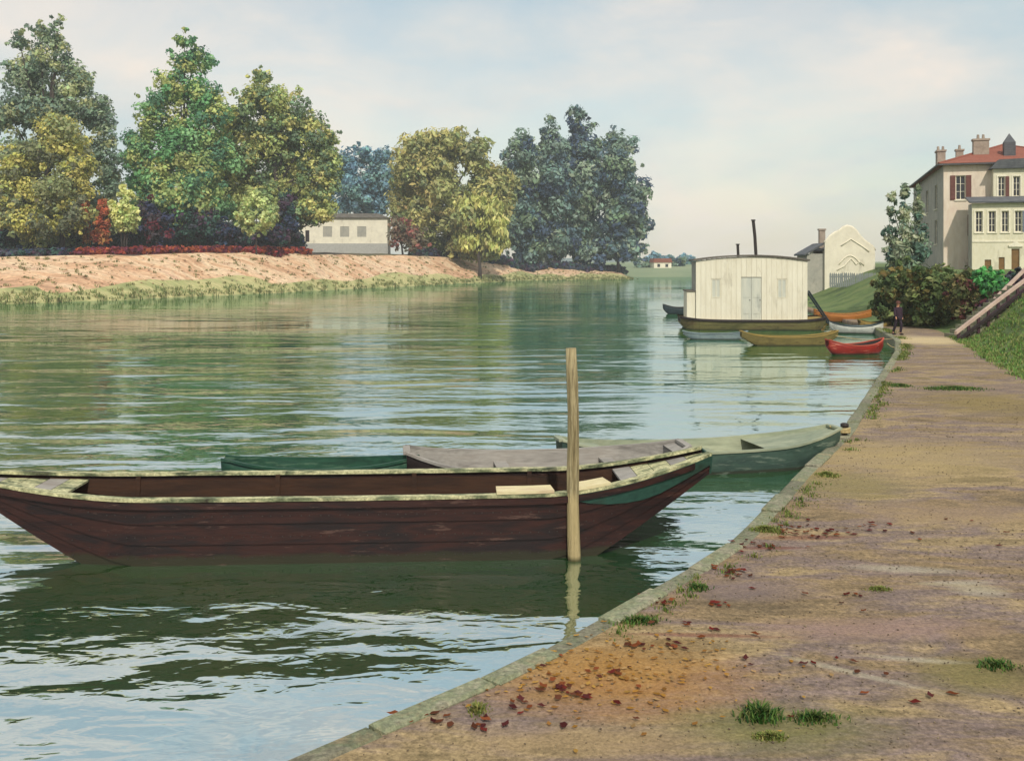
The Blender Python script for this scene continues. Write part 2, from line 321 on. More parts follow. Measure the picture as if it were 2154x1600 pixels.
def path_mat():
    m = ramp_mat('towpath_earth', [srgb(108,94,74), srgb(140,120,90), srgb(126,110,104), srgb(156,136,102), srgb(120,106,76)], .55, .95, .55, .03, (.55, 1.5, 1), detail=8, lo=.34, hi=.66, fine=.7, grit=14, gritamt=.5)
    t = m.node_tree; n = t.nodes; l = t.links; b = n['Principled BSDF']
    src = b.inputs['Base Color'].links[0].from_socket
    c = n.new('ShaderNodeTexCoord')
    def blot(centre, sz, col, prev, sc, an=0, amt=.7):
        mp_ = n.new('ShaderNodeMapping'); mp_.vector_type = 'TEXTURE'; mp_.inputs['Location'].default_value = (*centre, 0); mp_.inputs['Scale'].default_value = (*sz, 1); mp_.inputs['Rotation'].default_value = (0, 0, an)
        l.new(c.outputs['Object'], mp_.inputs['Vector'])
        ln = n.new('ShaderNodeVectorMath'); ln.operation = 'LENGTH'; l.new(mp_.outputs['Vector'], ln.inputs[0])
        q = n.new('ShaderNodeTexNoise'); q.inputs['Scale'].default_value = sc; q.inputs['Detail'].default_value = 10; q.inputs['Roughness'].default_value = .72
        mq = n.new('ShaderNodeMapping'); mq.inputs['Scale'].default_value = (.5, 1.6, 1); l.new(c.outputs['Object'], mq.inputs['Vector']); l.new(mq.outputs['Vector'], q.inputs['Vector'])
        a = n.new('ShaderNodeMath'); a.operation = 'ADD'; l.new(ln.outputs['Value'], a.inputs[0]); l.new(q.outputs['Fac'], a.inputs[1])
        rg = n.new('ShaderNodeMapRange'); rg.inputs['From Min'].default_value = 1.0; rg.inputs['From Max'].default_value = 1.75; rg.inputs['To Min'].default_value = amt; rg.inputs['To Max'].default_value = 0
        l.new(a.outputs[0], rg.inputs['Value'])
        mm = n.new('ShaderNodeMix'); mm.data_type = 'RGBA'; l.new(rg.outputs[0], mm.inputs['Factor']); l.new(prev, mm.inputs['A']); mm.inputs['B'].default_value = (*col, 1)
        return mm.outputs['Result']
    p = at(1300, 1420, z=.35); src = blot((p.x, p.y), (1.3, .9), srgb(168,122,58), src, 2.2)
    p = at(1950, 715, z=.35); src = blot((p.x, p.y), (3.0, 3.2), srgb(214,194,150), src, .8)
    p = at(1900, 960, z=.35); src = blot((p.x, p.y), (3.2, 2.2), srgb(168,148,104), src, .8)
    p = at(2080, 850, z=.35); src = blot((p.x, p.y), (2.2, 3.0), srgb(128,112,66), src, .8)
    for (px, py, sx, sy, col) in ((1640,1530,1.0,.5,(112,112,62)), (1780,1020,1.2,1.2,(138,126,78)), (2050,1420,.6,.5,(118,112,66)), (1830,1320,1.4,.35,(150,124,112)), (1560,1240,.9,.4,(126,110,108)), (1250,1560,1.0,.3,(150,128,96)), (1980,1080,1.6,.8,(150,128,100))):
        p = at(px, py, z=.35); src = blot((p.x, p.y), (sx, sy), srgb(*col), src, 1.6)
    for (px, py, sx, sy, an) in ((1900,1195,.75,.16,-.1), (2010,1225,.5,.10,.1), (1930,1385,.5,.07,-.2), (1800,1415,.75,.07,-.62), (2060,1240,.35,.25,0)):
        p = at(px, py, z=.35); src = blot((p.x, p.y), (sx, sy), srgb(180,172,150), src, 9, an, .55)
    for (px, py, sx, sy, an) in ((1700,1130,.7,.13,.05), (1620,1152,.5,.08,.02), (1480,1335,.9,.06,-.05)):
        p = at(px, py, z=.35); src = blot((p.x, p.y), (sx, sy), srgb(120,74,62), src, 4, an)
    n3 = n.new('ShaderNodeTexNoise'); n3.inputs['Scale'].default_value = 26; n3.inputs['Detail'].default_value = 8; n3.inputs['Roughness'].default_value = .8; l.new(c.outputs['Object'], n3.inputs['Vector'])
    r3 = n.new('ShaderNodeMapRange'); r3.inputs['From Min'].default_value = .35; r3.inputs['From Max'].default_value = .65; r3.inputs['To Min'].default_value = .62; r3.inputs['To Max'].default_value = 1.32; l.new(n3.outputs['Fac'], r3.inputs['Value'])
    v3 = n.new('ShaderNodeVectorMath'); v3.operation = 'SCALE'; l.new(src, v3.inputs[0]); l.new(r3.outputs[0], v3.inputs['Scale']); src = v3.outputs['Vector']
    bp = next(q for q in n if q.bl_idname == 'ShaderNodeBump'); b2 = n.new('ShaderNodeBump'); b2.inputs['Strength'].default_value = .6; b2.inputs['Distance'].default_value = .012
    l.new(n3.outputs['Fac'], b2.inputs['Height']); l.new(bp.outputs['Normal'], b2.inputs['Normal']); l.new(b2.outputs['Normal'], b.inputs['Normal'])
    l.new(src, b.inputs['Base Color']); return m
M['path'] = path_mat()

# ------------------------------------------------------------------ terrain and water
RY = np.array([-40, -12, 0, 7.59, 9.48, 13.3, 18.1, 21.5, 41.9, 48, 58, 66, 77, 100, 210, 300.])
RX = np.array([-50, -20.6, -8.9, -1.75, .105, 2.9, 5.28, 7.1, 16.3, 18.7, 21.3, 22.6, 24, 27.5, 48, 66.])
_yy = np.linspace(-40, 300, 1361); _xx = np.interp(_yy, RY, RX)
for _ in range(6): _xx[1:-1] = (_xx[:-2]+2*_xx[1:-1]+_xx[2:])/4
def xR(y): return np.interp(y, _yy, _xx)
def Wp(y): return np.interp(y, [-12, 10, 21.5, 31.9, 40, 48, 56, 60, 66, 90], [14, 11, 7.2, 5.0, 3.9, 3.2, 3.4, 2.4, .8, .6])
def z0(y): return np.interp(y, [50, 70, 200], [.35, .22, .2])
def zbank(y, o):
    S = np.interp(y, [50, 75], [5.2, 10]); zz = z0(y)
    return zz+(3.5-zz)*smooth(o/S)+.004*np.maximum(o-10, 0)
def zright(x, y):
    o = x-xR(y)-Wp(y)
    return float(zbank(y, o)) if o > 0 else float(z0(y))
def vnoise(x, y, s, seed=0):
    return (np.sin(x/s*1.3+seed)*np.cos(y/s*1.7+seed*2)+np.sin((x+y)/s*2.9+seed*3)*.5+np.sin((x-2*y)/s*5.1+seed)*.25)/1.75
def grid(name, X, Y, Z, mat, kind='structure', smooth_=True):
    a, b = X.shape
    V = np.c_[X.ravel(), Y.ravel(), Z.ravel()]
    i = np.arange(a*b).reshape(a, b)
    Fq = np.c_[i[:-1, :-1].ravel(), i[:-1, 1:].ravel(), i[1:, 1:].ravel(), i[1:, :-1].ravel()]
    return tag(np_mesh(name, V, Fq, mat, smooth_=smooth_), kind=kind)
COPE = .29
ys = np.concatenate([np.arange(-12, 30, .25), np.arange(30, 90, .6)])
u = np.linspace(0, 1, 40)[None, :]
Y = np.repeat(ys[:, None], 40, 1); W0 = np.interp(ys, [56, 60], [COPE, -.05])[:, None]
X = xR(ys)[:, None]+W0+(Wp(ys)[:, None]-W0)*u
Z = z0(Y)+vnoise(X, Y, 1.7)*.018*np.sin(np.pi*np.clip(u, 0, 1))+.008*vnoise(X, Y, .5, 4)*np.sin(np.pi*u)
Z[:, 0] = np.where(ys > 58, -.15, Z[:, 0])
grid('towpath', X, Y, Z, M['path'])
ys = np.concatenate([np.arange(-12, 90, .6), np.arange(90, 275, 4)])
o_ = np.concatenate([np.linspace(0, 12, 40), [14, 18, 24, 32, 45, 70, 120, 300, 600]])
Y = np.repeat(ys[:, None], len(o_), 1); X = xR(ys)[:, None]+Wp(ys)[:, None]+o_[None, :]
Z = zbank(Y, np.repeat(o_[None, :], len(ys), 0))+vnoise(X, Y, 2.2)*.10*np.clip(o_/2, 0, 1)[None, :]
grid('grass_slope', X, Y, Z, M['bankgrass'])
# left bank
LX = np.array([-700, -120, -50, -38, -21, 2.4, 20, 28, 31.])
LY = np.array([30, 72, 96.5, 116, 158, 217, 228, 233, 240.])
def yL(x): return np.interp(x, LX, LY)+1.2*np.sin(x*.45)+.7*np.sin(x*1.1+1)
def taper(x): return np.interp(x, [-60, -38, -20, 0, 20, 27, 30, 31], [.95, 1.10, 1.07, .90, .72, .6, -.05, -.2])
def zL(x, y):
    v = y-yL(x)
    return np.interp(v, [-2, 0, 1, 8, 14, 26, 40, 400], [-.6, -.1, .2, 1.7, 2.8, 5, 5.25, 6])*taper(x)
xs = np.concatenate([np.linspace(-700, -80, 40), np.arange(-78, 31.1, .8)])
def band(name, v0, v1, n, mat, s=0, e0=0, e1=0):
    k = np.linspace(0, 1, n)[None, :]
    a = v0+e0*(np.sin(xs*.31+1)+.7*np.sin(xs*.83))[:, None]; b = v1+e1*(np.sin(xs*.31+1)+.7*np.sin(xs*.83))[:, None]
    X = np.repeat(xs[:, None], n, 1); Y = yL(xs)[:, None]+a+(b-a)*k
    Z = zL(X, Y)+.12*vnoise(X, Y, 3)*np.clip((Y-yL(X))/3, 0, 1)
    return grid(name, X, Y, Z, mat)
band('bank_grass', -2, 7.5, 10, M['verge'], e1=2.2)
band('sandy_bank', 7.5, 26, 20, M['sand'], e0=2.2, e1=.8)
band('meadow', 26, 500, 30, M['meadow'], e0=.8)
# far shore beyond the bend
xs2 = np.linspace(-200, 700, 120); vv = np.array([-2, 0, 4, 15, 60, 200, 500, 900.])
X = np.repeat(xs2[:, None], len(vv), 1); Y = 263+vv[None, :]+3*np.sin(X*.05)
Z = np.interp(vv, [-2, 0, 4, 15, 60, 900], [-.5, 0, .7, 2.2, 3.4, 3.9])[None, :]+0*X
grid('far_shore', X, Y, Z, M['far'])
th = np.linspace(R(-50), R(50), 160); hh = 8+4*np.sin(th*7+1)+2.5*np.sin(th*17)
X = np.stack([np.sin(th)*q for q in (900, 1050, 1200)], 1); Y = np.stack([np.cos(th)*q for q in (900, 1050, 1200)], 1)
Z = np.stack([0*hh-2, hh*.55, hh*.2+2], 1)
grid('hills', X, Y, Z, M['hill'])
g = MB(); g.add([(-1290,-310,-1.6),(1290,-310,-1.6),(1290,1310,-1.6),(-1290,1310,-1.6)], [(0,1,2,3)]); tag(g.build('ground', M['bed']), kind='structure')
g = MB(); g.add([(-690,-60,0),(90,-60,0),(90,300,0),(-690,300,0)], [(0,1,2,3)]); tag(g.build('river', M['water']), kind='structure')
# land behind the painter's place
# coping stones of the quay edge
quay = empty('quay_edge', (0, 0, 0)); tag(quay, kind='structure')
s = 3.0
sk = 0
while s < 57:
    Ls = random.uniform(.95, 1.35)
    dx = float(xR(s+.3)-xR(s-.3))/.6; ang = math.atan2(1, dx)
    dy = Ls*math.sin(ang); e = s+dy
    a = Vector((float(xR(s)), s, 0)); b = Vector((float(xR(e)), e, 0)); gap = (b-a).normalized()*random.uniform(.012, .03)
    a += gap; b -= gap
    nrm = Vector(((b-a).y, -(b-a).x, 0)).normalized()
    zt = .372+random.uniform(-.022, .03); wd = COPE*math.sin(ang)+random.uniform(0, .03)
    m_ = MB(); bv = .025
    lo = [a-nrm*.05, b-nrm*.05, b+nrm*wd, a+nrm*wd]
    vs_ = [(p.x, p.y, -.8) for p in lo]+[(p.x, p.y, zt-bv) for p in (a, b, b+nrm*wd, a+nrm*wd)]
    t_ = (b-a).normalized()*bv
    vs_ += [(p.x, p.y, zt+random.uniform(-.006, .006)) for p in (a+nrm*(bv+random.uniform(0, .03))+t_, b+nrm*(bv+random.uniform(0, .03))-t_, b+nrm*(wd-bv)-t_, a+nrm*(wd-bv)+t_)]
    fs = [(8, 9, 10, 11)]
    for k in range(4):
        k2 = (k+1) % 4; fs += [(k, k2, 4+k2, 4+k), (4+k, 4+k2, 8+k2, 8+k)]
    m_.add(vs_, fs); m_.build('coping_stone', M['stone'], quay)
    s = e; sk += 1

# ------------------------------------------------------------------ foliage
PAL = dict(
    greyg=[(.17,.21,.14), (.12,.17,.12), (.24,.26,.14), (.10,.14,.11)],
    ochre=[(.27,.26,.08), (.34,.32,.11), (.20,.21,.08), (.14,.16,.08), (.10,.11,.07)],
    green=[(.09,.20,.09), (.14,.25,.12), (.18,.23,.09), (.06,.13,.08), (.24,.26,.10)],
    olive=[(.20,.23,.09), (.26,.27,.10), (.13,.18,.09), (.29,.28,.11), (.09,.13,.08)],
    dark=[(.030,.040,.075), (.045,.05,.06), (.05,.03,.05), (.03,.06,.05)],
    crimson=[(.16,.03,.03), (.10,.025,.04), (.22,.06,.03)],
    redl=[(.26,.07,.035), (.20,.06,.035), (.24,.12,.05)],
    yellow=[(.40,.41,.17), (.34,.37,.16), (.26,.31,.12)],
    paley=[(.28,.32,.14), (.33,.35,.16), (.22,.27,.12)],
    blue=[(.11,.19,.23), (.14,.23,.27), (.07,.13,.17), (.10,.17,.16)],  # blue of the distance haze put into the leaf colour
    bronze=[(.20,.21,.09), (.25,.24,.10), (.24,.22,.09), (.13,.15,.08), (.18,.20,.09)],
    willowy=[(.36,.36,.14), (.30,.31,.11), (.24,.25,.09)],
    slate=[(.10,.15,.13), (.13,.18,.145), (.06,.095,.11), (.17,.21,.155), (.04,.06,.095), (.11,.15,.095)],
    brownb=[(.06,.075,.03), (.05,.075,.03), (.10,.085,.03), (.07,.10,.04), (.13,.15,.06)],
    poplar=[(.11,.15,.11), (.16,.19,.13), (.06,.10,.08), (.22,.24,.16)],
    fresh=[(.06,.20,.06), (.08,.25,.07), (.04,.12,.05)],
    rust=[(.14,.10,.07), (.11,.10,.07), (.17,.07,.06)],
)
def leaves(clumps, pal, leaf, cover=2.2, droop=0.0, subf=.40, rng=RNG):
    """clumps: (x, y, z, rx, ry, rz, density); returns leaf faces gathered into tufts"""
    Vs, Ts = [], []
    pal = np.array(pal)
    for (x, y, z, rx, ry, rz, den) in clumps:
        rm = (rx*ry*rz)**(1/3)
        ns = max(7, int(26*den))
        dirs = rng.normal(size=(ns, 3)); dirs /= np.linalg.norm(dirs, axis=1)[:, None]
        rad = rng.uniform(.25, .92, ns)[:, None]
        cs = np.array([x, y, z])+dirs*rad*np.array([rx, ry, rz])
        no_ = int(ns*.35)                                # loose sprigs break the outline
        d2 = rng.normal(size=(no_, 3)); d2 /= np.linalg.norm(d2, axis=1)[:, None]
        cs = np.concatenate([cs, np.array([x, y, z])+d2*rng.uniform(.92, 1.14, no_)[:, None]*np.array([rx, ry, rz])])
        for ci, c in enumerate(cs):
            rs = rm*subf*(rng.uniform(.6, 1.25) if ci < ns else rng.uniform(.25, .5))
            n = int(max(14, cover*4*math.pi*rs*rs/(leaf*leaf)*.42))
            q = rng.normal(size=(n, 3)); q /= np.linalg.norm(q, axis=1)[:, None]
            pos = c+q*(rs*rng.uniform(.45, 1.12, n)[:, None])*np.array([1, 1, .85])
            nr = q*.9+rng.normal(size=(n, 3))*.55+np.array([0, 0, .35])
            nr /= np.linalg.norm(nr, axis=1)[:, None]
            tdir = rng.normal(size=(n, 3))*(1-droop)+np.array([0, 0, -1.6])*droop
            t1 = np.cross(nr, tdir); t1 /= np.linalg.norm(t1, axis=1)[:, None]+1e-9
            t2 = np.cross(nr, t1)
            sz = leaf*rng.choice([.45, .7, .9, 1.1, 1.5], n)[:, None]*rng.uniform(.9, 1.1, n)[:, None]
            el = 1+1.0*droop
            P = np.stack([pos-t2*sz*.62*el, pos-t1*sz*.40+nr*sz*.10, pos+t2*sz*.62*el, pos+t1*sz*.40+nr*sz*.10], 1)
            col = pal[rng.integers(len(pal))]*rng.uniform(.8, 1.2)
            tc_ = 2.1*col*rng.uniform(.78, 1.22, (n, 1))*(1+rng.normal(size=(n, 3))*.05)
            Vs.append(P.reshape(-1, 3)); Ts.append(np.repeat(tc_, 4, 0))
    V = np.concatenate(Vs); T = np.clip(np.concatenate(Ts), .004, .9)
    return V, np.arange(len(V)).reshape(-1, 4), T
def px_clumps(cl, d, depth=1.0, rng=RNG):
    res = []
    for c in cl:
        px, py, rx, ry = c[:4]; den = c[4] if len(c) > 4 else 1
        k = d/F; r = rx*k
        dd = d+rng.uniform(-.5, .5)*r*1.2
        p = at(px, py, d=dd)
        res.append((p.x, p.y, p.z, r, r*depth, ry*k, den))
    return res
def tree(name, label, cat, px, d, cl, pal, leafk=.0029, cover=2.2, group=None, ground=zL, trunk_r=.35, droop=0, subf=.40, trunks=1, spread=.0, seed=None):
    rng = np.random.default_rng(seed if seed is not None else int(px*7+d))
    bx = (px-HX)*d/F; bz = float(ground(bx, d))
    root = empty(name, (bx, d, bz), 0, label, cat, group)
    C = px_clumps(cl, d, rng=rng); base = np.array([bx, d, bz])
    V, Fq, T = leaves(C, PAL[pal] if isinstance(pal, str) else pal, leafk*d, cover, droop, subf, rng)
    np_mesh('crown', V-base, Fq, M['foliage'], root, T)
    m_ = MB()
    top = max(C, key=lambda c: c[2]); H = top[2]-bz
    for k in range(trunks):
        ox = spread*(k-(trunks-1)/2)+rng.normal()*.1
        r0 = trunk_r*rng.uniform(.8, 1.1)
        tx = top[0]-bx; ty = top[1]-d
        pts = [(ox, 0, -.4), (ox*1.02+.03*H*rng.normal()*.3, 0, H*.15), (ox+.15*tx, .1*ty, H*.35), (ox*.8+.4*tx, .4*ty, H*.6), (ox*.4+.8*tx, .8*ty, H*.85), (tx, ty, H)]
        m_.tube(pts, [r0*1.35, r0, r0*.85, r0*.6, r0*.3, r0*.1], 8)
    for c in C:                                          # a limb into every clump
        if c is top: continue
        e = Vector((c[0]-bx, c[1]-d, c[2]-bz)); h = max(H*.12, min(e.z*.62, H*.6)); s_ = Vector((e.x*.12, e.y*.1, h))
        mid_ = (s_+e)/2+Vector((0, 0, -.06*H*rng.uniform(0, 1)))
        m_.tube([s_, mid_, e], [trunk_r*.38, trunk_r*.26, trunk_r*.08], 6, cap=False)
    m_.build('trunk', M['bark'], root, True)
    return root
def bush(name, label, px, d, cl, pal, leafk=.0030, cover=2.4, group=None, ground=zL, cat='shrub', subf=.42, droop=0, stems=5):
    rng = np.random.default_rng(int(px*3+d))
    bx = (px-HX)*d/F; bz = float(ground(bx, d))
    root = empty(name, (bx, d, bz), 0, label, cat, group)
    C = px_clumps(cl, d, rng=rng); base = np.array([bx, d, bz])
    V, Fq, T = leaves(C, PAL[pal] if isinstance(pal, str) else pal, leafk*d, cover, droop, subf, rng)
    V = V-base; V[:, 2] = np.maximum(V[:, 2], .02)
    np_mesh('foliage', V, Fq, M['foliage'], root, T)
    m_ = MB()
    for c in C:
        e = Vector((c[0]-bx, c[1]-d, c[2]-bz))
        m_.tube([(e.x*.3, e.y*.3, -.2), (e.x*.7, e.y*.7, max(.1, e.z*.5)), tuple(e)], [.0011*d, .0008*d, .0004*d], 6)
    m_.build('stem', M['bark'], root, True)
    return root

G1 = 'trees on the far bank'
tree('poplar_tree', 'tallest grey green tree with a ragged open top at the left edge', 'tree', 95, 136,
     [(85,70,26,26,.5),(42,92,24,28,.55),(122,62,18,30,.5),(112,120,46,42,.8),(60,160,55,50,.9),(145,175,48,48,.9),(20,240,55,60),(190,240,48,58),(105,235,72,60),(222,320,32,70,.8),(160,320,60,60),(50,330,60,60),(232,400,30,56,.9),(60,420,64,60),(170,430,60,56),(110,490,80,34),(225,455,30,40)], 'greyg', trunk_r=.5, group=G1)
tree('ochre_tree', 'yellow ochre tree in front of the tallest grey green tree', 'tree', 105, 127,
     [(120,300,66,60),(50,360,60,55),(165,365,42,66),(105,420,75,50),(30,440,46,50),(150,450,45,44),(80,475,60,40),(20,400,40,60)], 'ochre', trunk_r=.4, group=G1, trunks=2, spread=3.2)
tree('green_tree', 'bright green tree with a narrow pointed crown above the dark shrubs', 'tree', 385, 150,
     [(388,84,24,22,.5),(405,128,56,28,.7),(380,180,52,42,.9),(325,228,42,44,.9),(432,225,56,52),(305,300,42,56),(390,300,75,66),(335,375,56,56),(430,385,66,62),(300,395,34,56),(390,350,70,60),(285,340,30,50),(450,320,50,60),(370,430,70,44),(450,440,60,44),(310,440,44,44)], 'green', trunk_r=.55, group=G1)
tree('olive_tree', 'wide olive yellow tree between the bright green tree and the white house', 'tree', 590, 158,
     [(548,165,24,26,.6),(540,205,50,42,.9),(490,250,46,52),(592,235,56,50),(645,275,44,46),(560,310,78,60),(662,335,42,62),(600,380,70,55),(505,370,56,62),(682,390,28,48),(560,430,56,38),(655,420,46,38),(610,310,66,66),(520,430,50,46),(600,450,50,34),(470,330,34,60),(690,350,30,66),(690,300,26,40),(470,400,44,60),(640,440,50,34),(680,445,34,30)], 'olive', trunk_r=.55, group=G1)
tree('sapling_tree', 'small round pale yellow green tree on a thin stem', 'tree', 540, 143,
     [(540,420,26,26,.9),(518,455,22,28,.9),(560,460,26,30,.9),(540,475,30,22,.9)], 'paley', trunk_r=.12, group=G1)
bush('yellow_bush', 'small bright lemon yellow bush beside the two red shrubs', 260, 131, [(264,412,16,22),(252,445,24,28),(272,455,22,28),(260,475,28,16)], 'yellow', group='bushes under the far trees')
bush('red_shrub', 'slim upright orange red shrub, nearer the ochre tree', 178, 129, [(178,440,8,26),(180,485,9,32)], 'redl', group='bushes under the far trees', subf=.6)
bush('red_shrub', 'slim upright orange red shrub touching the lemon yellow bush', 218, 129, [(218,440,9,26),(212,485,14,32)], 'redl', group='bushes under the far trees', subf=.6)
DK = 'bushes under the far trees'
bush('dark_bush', 'dark blue bush at the foot of the ochre tree', 40, 131, [(25,475,40,32),(70,490,36,28),(10,495,30,25)], 'dark', group=DK)
bush('dark_bush', 'dark bush between the ochre tree and the red shrubs', 140, 133, [(120,490,34,28),(155,480,24,32)], 'dark', group=DK)
bush('dark_bush', 'dark crimson and blue bush right of the lemon yellow bush', 320, 141, [(310,455,24,44),(335,480,30,34)], [(.03,.035,.07), (.09,.02,.03), (.05,.04,.05)], group=DK)
bush('dark_bush', 'broad dark blue bush under the bright green tree', 410, 147, [(380,470,42,38),(430,470,44,36),(470,490,34,24)], 'dark', group=DK)
bush('dark_bush', 'tall dark bush standing against the white house wall', 605, 152, [(604,440,18,38),(612,475,18,26),(590,490,20,18)], 'dark', group=DK)
bush('dark_bush', 'low dark purple bush beneath the small round pale tree', 545, 152, [(520,500,34,16),(570,502,34,14)], 'dark', group=DK)
tree('haze_blue_tree', 'hazy blue tree behind the white house, next to the olive yellow tree', 'tree', 745, 262,
     [(715,370,36,50),(730,350,30,40),(762,326,24,28),(745,395,38,42),(720,420,30,36)], 'blue', leafk=.003, group=G1)
tree('haze_blue_tree', 'hazy blue tree behind the white house, next to the bronze tree', 'tree', 800, 262,
     [(812,370,36,50),(800,345,28,40),(785,400,34,44),(815,410,30,40),(770,430,40,34)], 'blue', leafk=.003, group=G1)
tree('bronze_tree', 'broad rounded bronze green tree right of the white house', 'tree', 945, 205,
     [(1060,400,30,50),(870,350,50,60),(880,315,48,36),(940,300,56,34),(1000,322,44,40),(855,385,36,52),(930,390,60,58),(1012,395,50,56),(890,465,50,46),(965,470,60,50),(850,455,30,50),(910,350,60,60),(990,440,60,60),(930,510,60,30),(870,420,44,60),(1040,430,36,50),(1000,525,60,24)], 'bronze', group=G1, trunk_r=.6, droop=.35)
tree('willow_tree', 'low pale willow with arching branches in front of the bronze tree', 'tree', 1010, 199,
     [(1035,458,38,42),(988,440,34,34),(990,500,40,34),(1040,505,30,30)], 'willowy', group=G1, trunk_r=.35, droop=.75)
bush('rust_bush', 'rust brown bush at the right end of the white house', 850, 190, [(842,490,26,34),(875,500,28,28)], 'rust', group=DK)
SL = 'grey blue trees at the river bend'
tree('grey_tree', 'dark grey tree squeezed between the bronze tree and the tall grey ones', 'tree', 1105, 236,
     [(1080,370,30,60),(1072,470,34,60),(1098,318,34,48),(1112,390,40,60),(1090,470,40,50),(1120,500,40,44),(1085,440,36,60),(1110,535,40,22)], 'slate', group=SL, droop=.3)
tree('grey_tree', 'grey blue tree with a small pointed top, left of the tallest grey one', 'tree', 1165, 243,
     [(1152,282,22,40,.8),(1162,340,44,52),(1150,430,46,62),(1175,505,48,40),(1165,400,50,70),(1150,530,44,24)], 'slate', group=SL, droop=.3)
tree('grey_tree', 'tallest grey blue tree of the group at the river bend', 'tree', 1230, 247,
     [(1213,250,20,34,.8),(1222,310,48,54),(1228,395,56,70),(1225,480,60,58),(1240,360,50,60),(1215,430,54,60),(1240,528,50,26)], 'slate', group=SL, droop=.3)
tree('grey_tree', 'grey blue tree leaning over the water at the end of the bank', 'tree', 1300, 243,
     [(1330,420,36,66),(1345,480,24,44,.8),(1295,312,42,48,.9),(1318,380,34,60),(1300,455,46,60),(1325,470,30,50),(1290,520,44,30),(1325,430,34,60),(1280,380,44,60),(1320,525,36,26)], 'slate', group=SL, droop=.3)
for i, (px, h, d, pal) in enumerate([(1352,542,290,'slate'), (1378,532,310,'blue'), (1402,538,330,'blue'), (1428,540,300,'slate'), (1446,536,320,'blue'), (1640,548,300,'slate'), (1668,545,310,'slate')]):
    lab = ['small hazy tree on the far shore touching the bank tip', 'tallest small blue tree on the far shore', 'small blue tree behind the tiny red roofed cottage', 'small grey tree between the red roofed cottage and the houseboat', 'small blue tree by the left side of the houseboat', 'far small tree left of the gabled house, behind the houseboat roof', 'far small tree nearest the gabled house'][i]
    tree('far_tree', lab, 'tree', px, d, [(px, h+7, 15, 8), (px-4, h+16, 18, 8)], pal, leafk=.0026, group='small trees on the far shore', ground=lambda x, y: 3.3, trunk_r=.2)
# crimson ground cover along the top of the far bank
def cover(name, label, pts, n, pal, size, zfun, h=.3):
    rng = np.random.default_rng(5); C = []
    for _ in range(n):
        i = rng.integers(len(pts)-1); t = rng.uniform()
        p = np.array(pts[i])*(1-t)+np.array(pts[i+1])*t+rng.normal(size=2)*np.array([.6, 1.0])
        C.append((p[0], p[1], float(zfun(p[0], p[1]))+h*.5, size*2.2, size*2.2, h, .5))
    V, Fq, T = leaves(C, PAL[pal], size, 2.0, 0, .5, rng)
    o = np_mesh(name, V, Fq, M['foliage'], None, T); return tag(o, label, name.replace('_', ' '), None, 'stuff')
pp = [at(px, 520, d=d) for px, d in ((160,124), (300,131), (440,141), (560,146), (640,158))]
cover('ground_cover', 'crimson ground cover along the top of the sandy far bank', [(p.x, p.y) for p in pp], 200, 'crimson', .42, zL, .5)
pp = [at(px, 520, d=d) for px, d in ((-20,122.5), (60,123), (150,125))]
cover('undergrowth', 'dark undergrowth along the top of the far bank at the left edge', [(p.x, p.y) for p in pp], 90, 'dark', .42, zL, .5)
pp = [at(px, 520, d=d) for px, d in ((0,140), (130,146), (280,156), (420,166), (560,176), (625,182))]
cover('undergrowth', 'dark thicket behind the left trees, closing the gaps between their trunks', [(p.x, p.y) for p in pp], 150, 'dark', .7, zL, 3.2)
pp = [at(px, 545, d=d) for px, d in ((870,199), (960,212), (1080,230), (1200,241), (1310,247))]
cover('undergrowth', 'dark undergrowth at the foot of the trees at the river bend', [(p.x, p.y) for p in pp], 160, 'dark', .6, zL, .8)

# right bank planting
tree('poplar_tree', 'slender grey green tree with wispy upright branches before the pink house', 'tree', 1905, 68,
     [(1903,412,7,34,.45),(1876,432,8,42,.45),(1932,436,10,44,.5),(1902,475,18,50,.6),(1874,505,16,46,.55),(1934,515,20,46,.6),(1908,555,34,46,.9),(1888,540,24,46,.7)], 'poplar', leafk=.0032, ground=zright, trunk_r=.14, droop=.4, subf=.5)
RB = 'bushes at the foot of the right bank'
bush('brown_bush', 'olive brown bush under the slender tree, nearest the walking person', 1890, 60, [(1872,600,34,36),(1905,590,36,40),(1890,645,40,36),(1856,640,22,34),(1920,640,34,44),(1900,670,40,20)], 'brownb', .0040, group=RB, ground=zright)
bush('brown_bush', 'large brown bush below the pink house', 1965, 58, [(1945,600,40,44),(1985,600,40,44),(1960,650,44,42),(2005,645,36,40),(1975,675,40,18)], 'brownb', .0040, group=RB, ground=zright)
bush('brown_bush', 'brown bush between the large brown bush and the stair railing', 2040, 55, [(2025,605,34,44),(2055,620,30,36),(2035,655,34,32)], [(.09,.08,.035), (.07,.085,.035), (.09,.035,.035), (.11,.11,.05)], .0040, group=RB, ground=zright)
bush('green_bush', 'fresh green rounded bush in front of the white house door', 2078, 54.5, [(2072,588,26,22),(2095,592,24,22),(2078,614,28,24)], 'fresh', .0038, group=RB, ground=zright)
bush('dark_bush', 'dark purple bush beside the upper end of the railing', 2142, 55.5, [(2140,585,20,18),(2150,600,20,14)], 'dark', .0038, group=RB, ground=zright)
bush('dark_bush', 'low dark bush at the lower end of the stair railing', 2085, 53, [(2072,655,26,26),(2100,640,24,24)], [(.05,.03,.05), (.09,.03,.04), (.05,.06,.03)], .0038, group=RB, ground=zright)

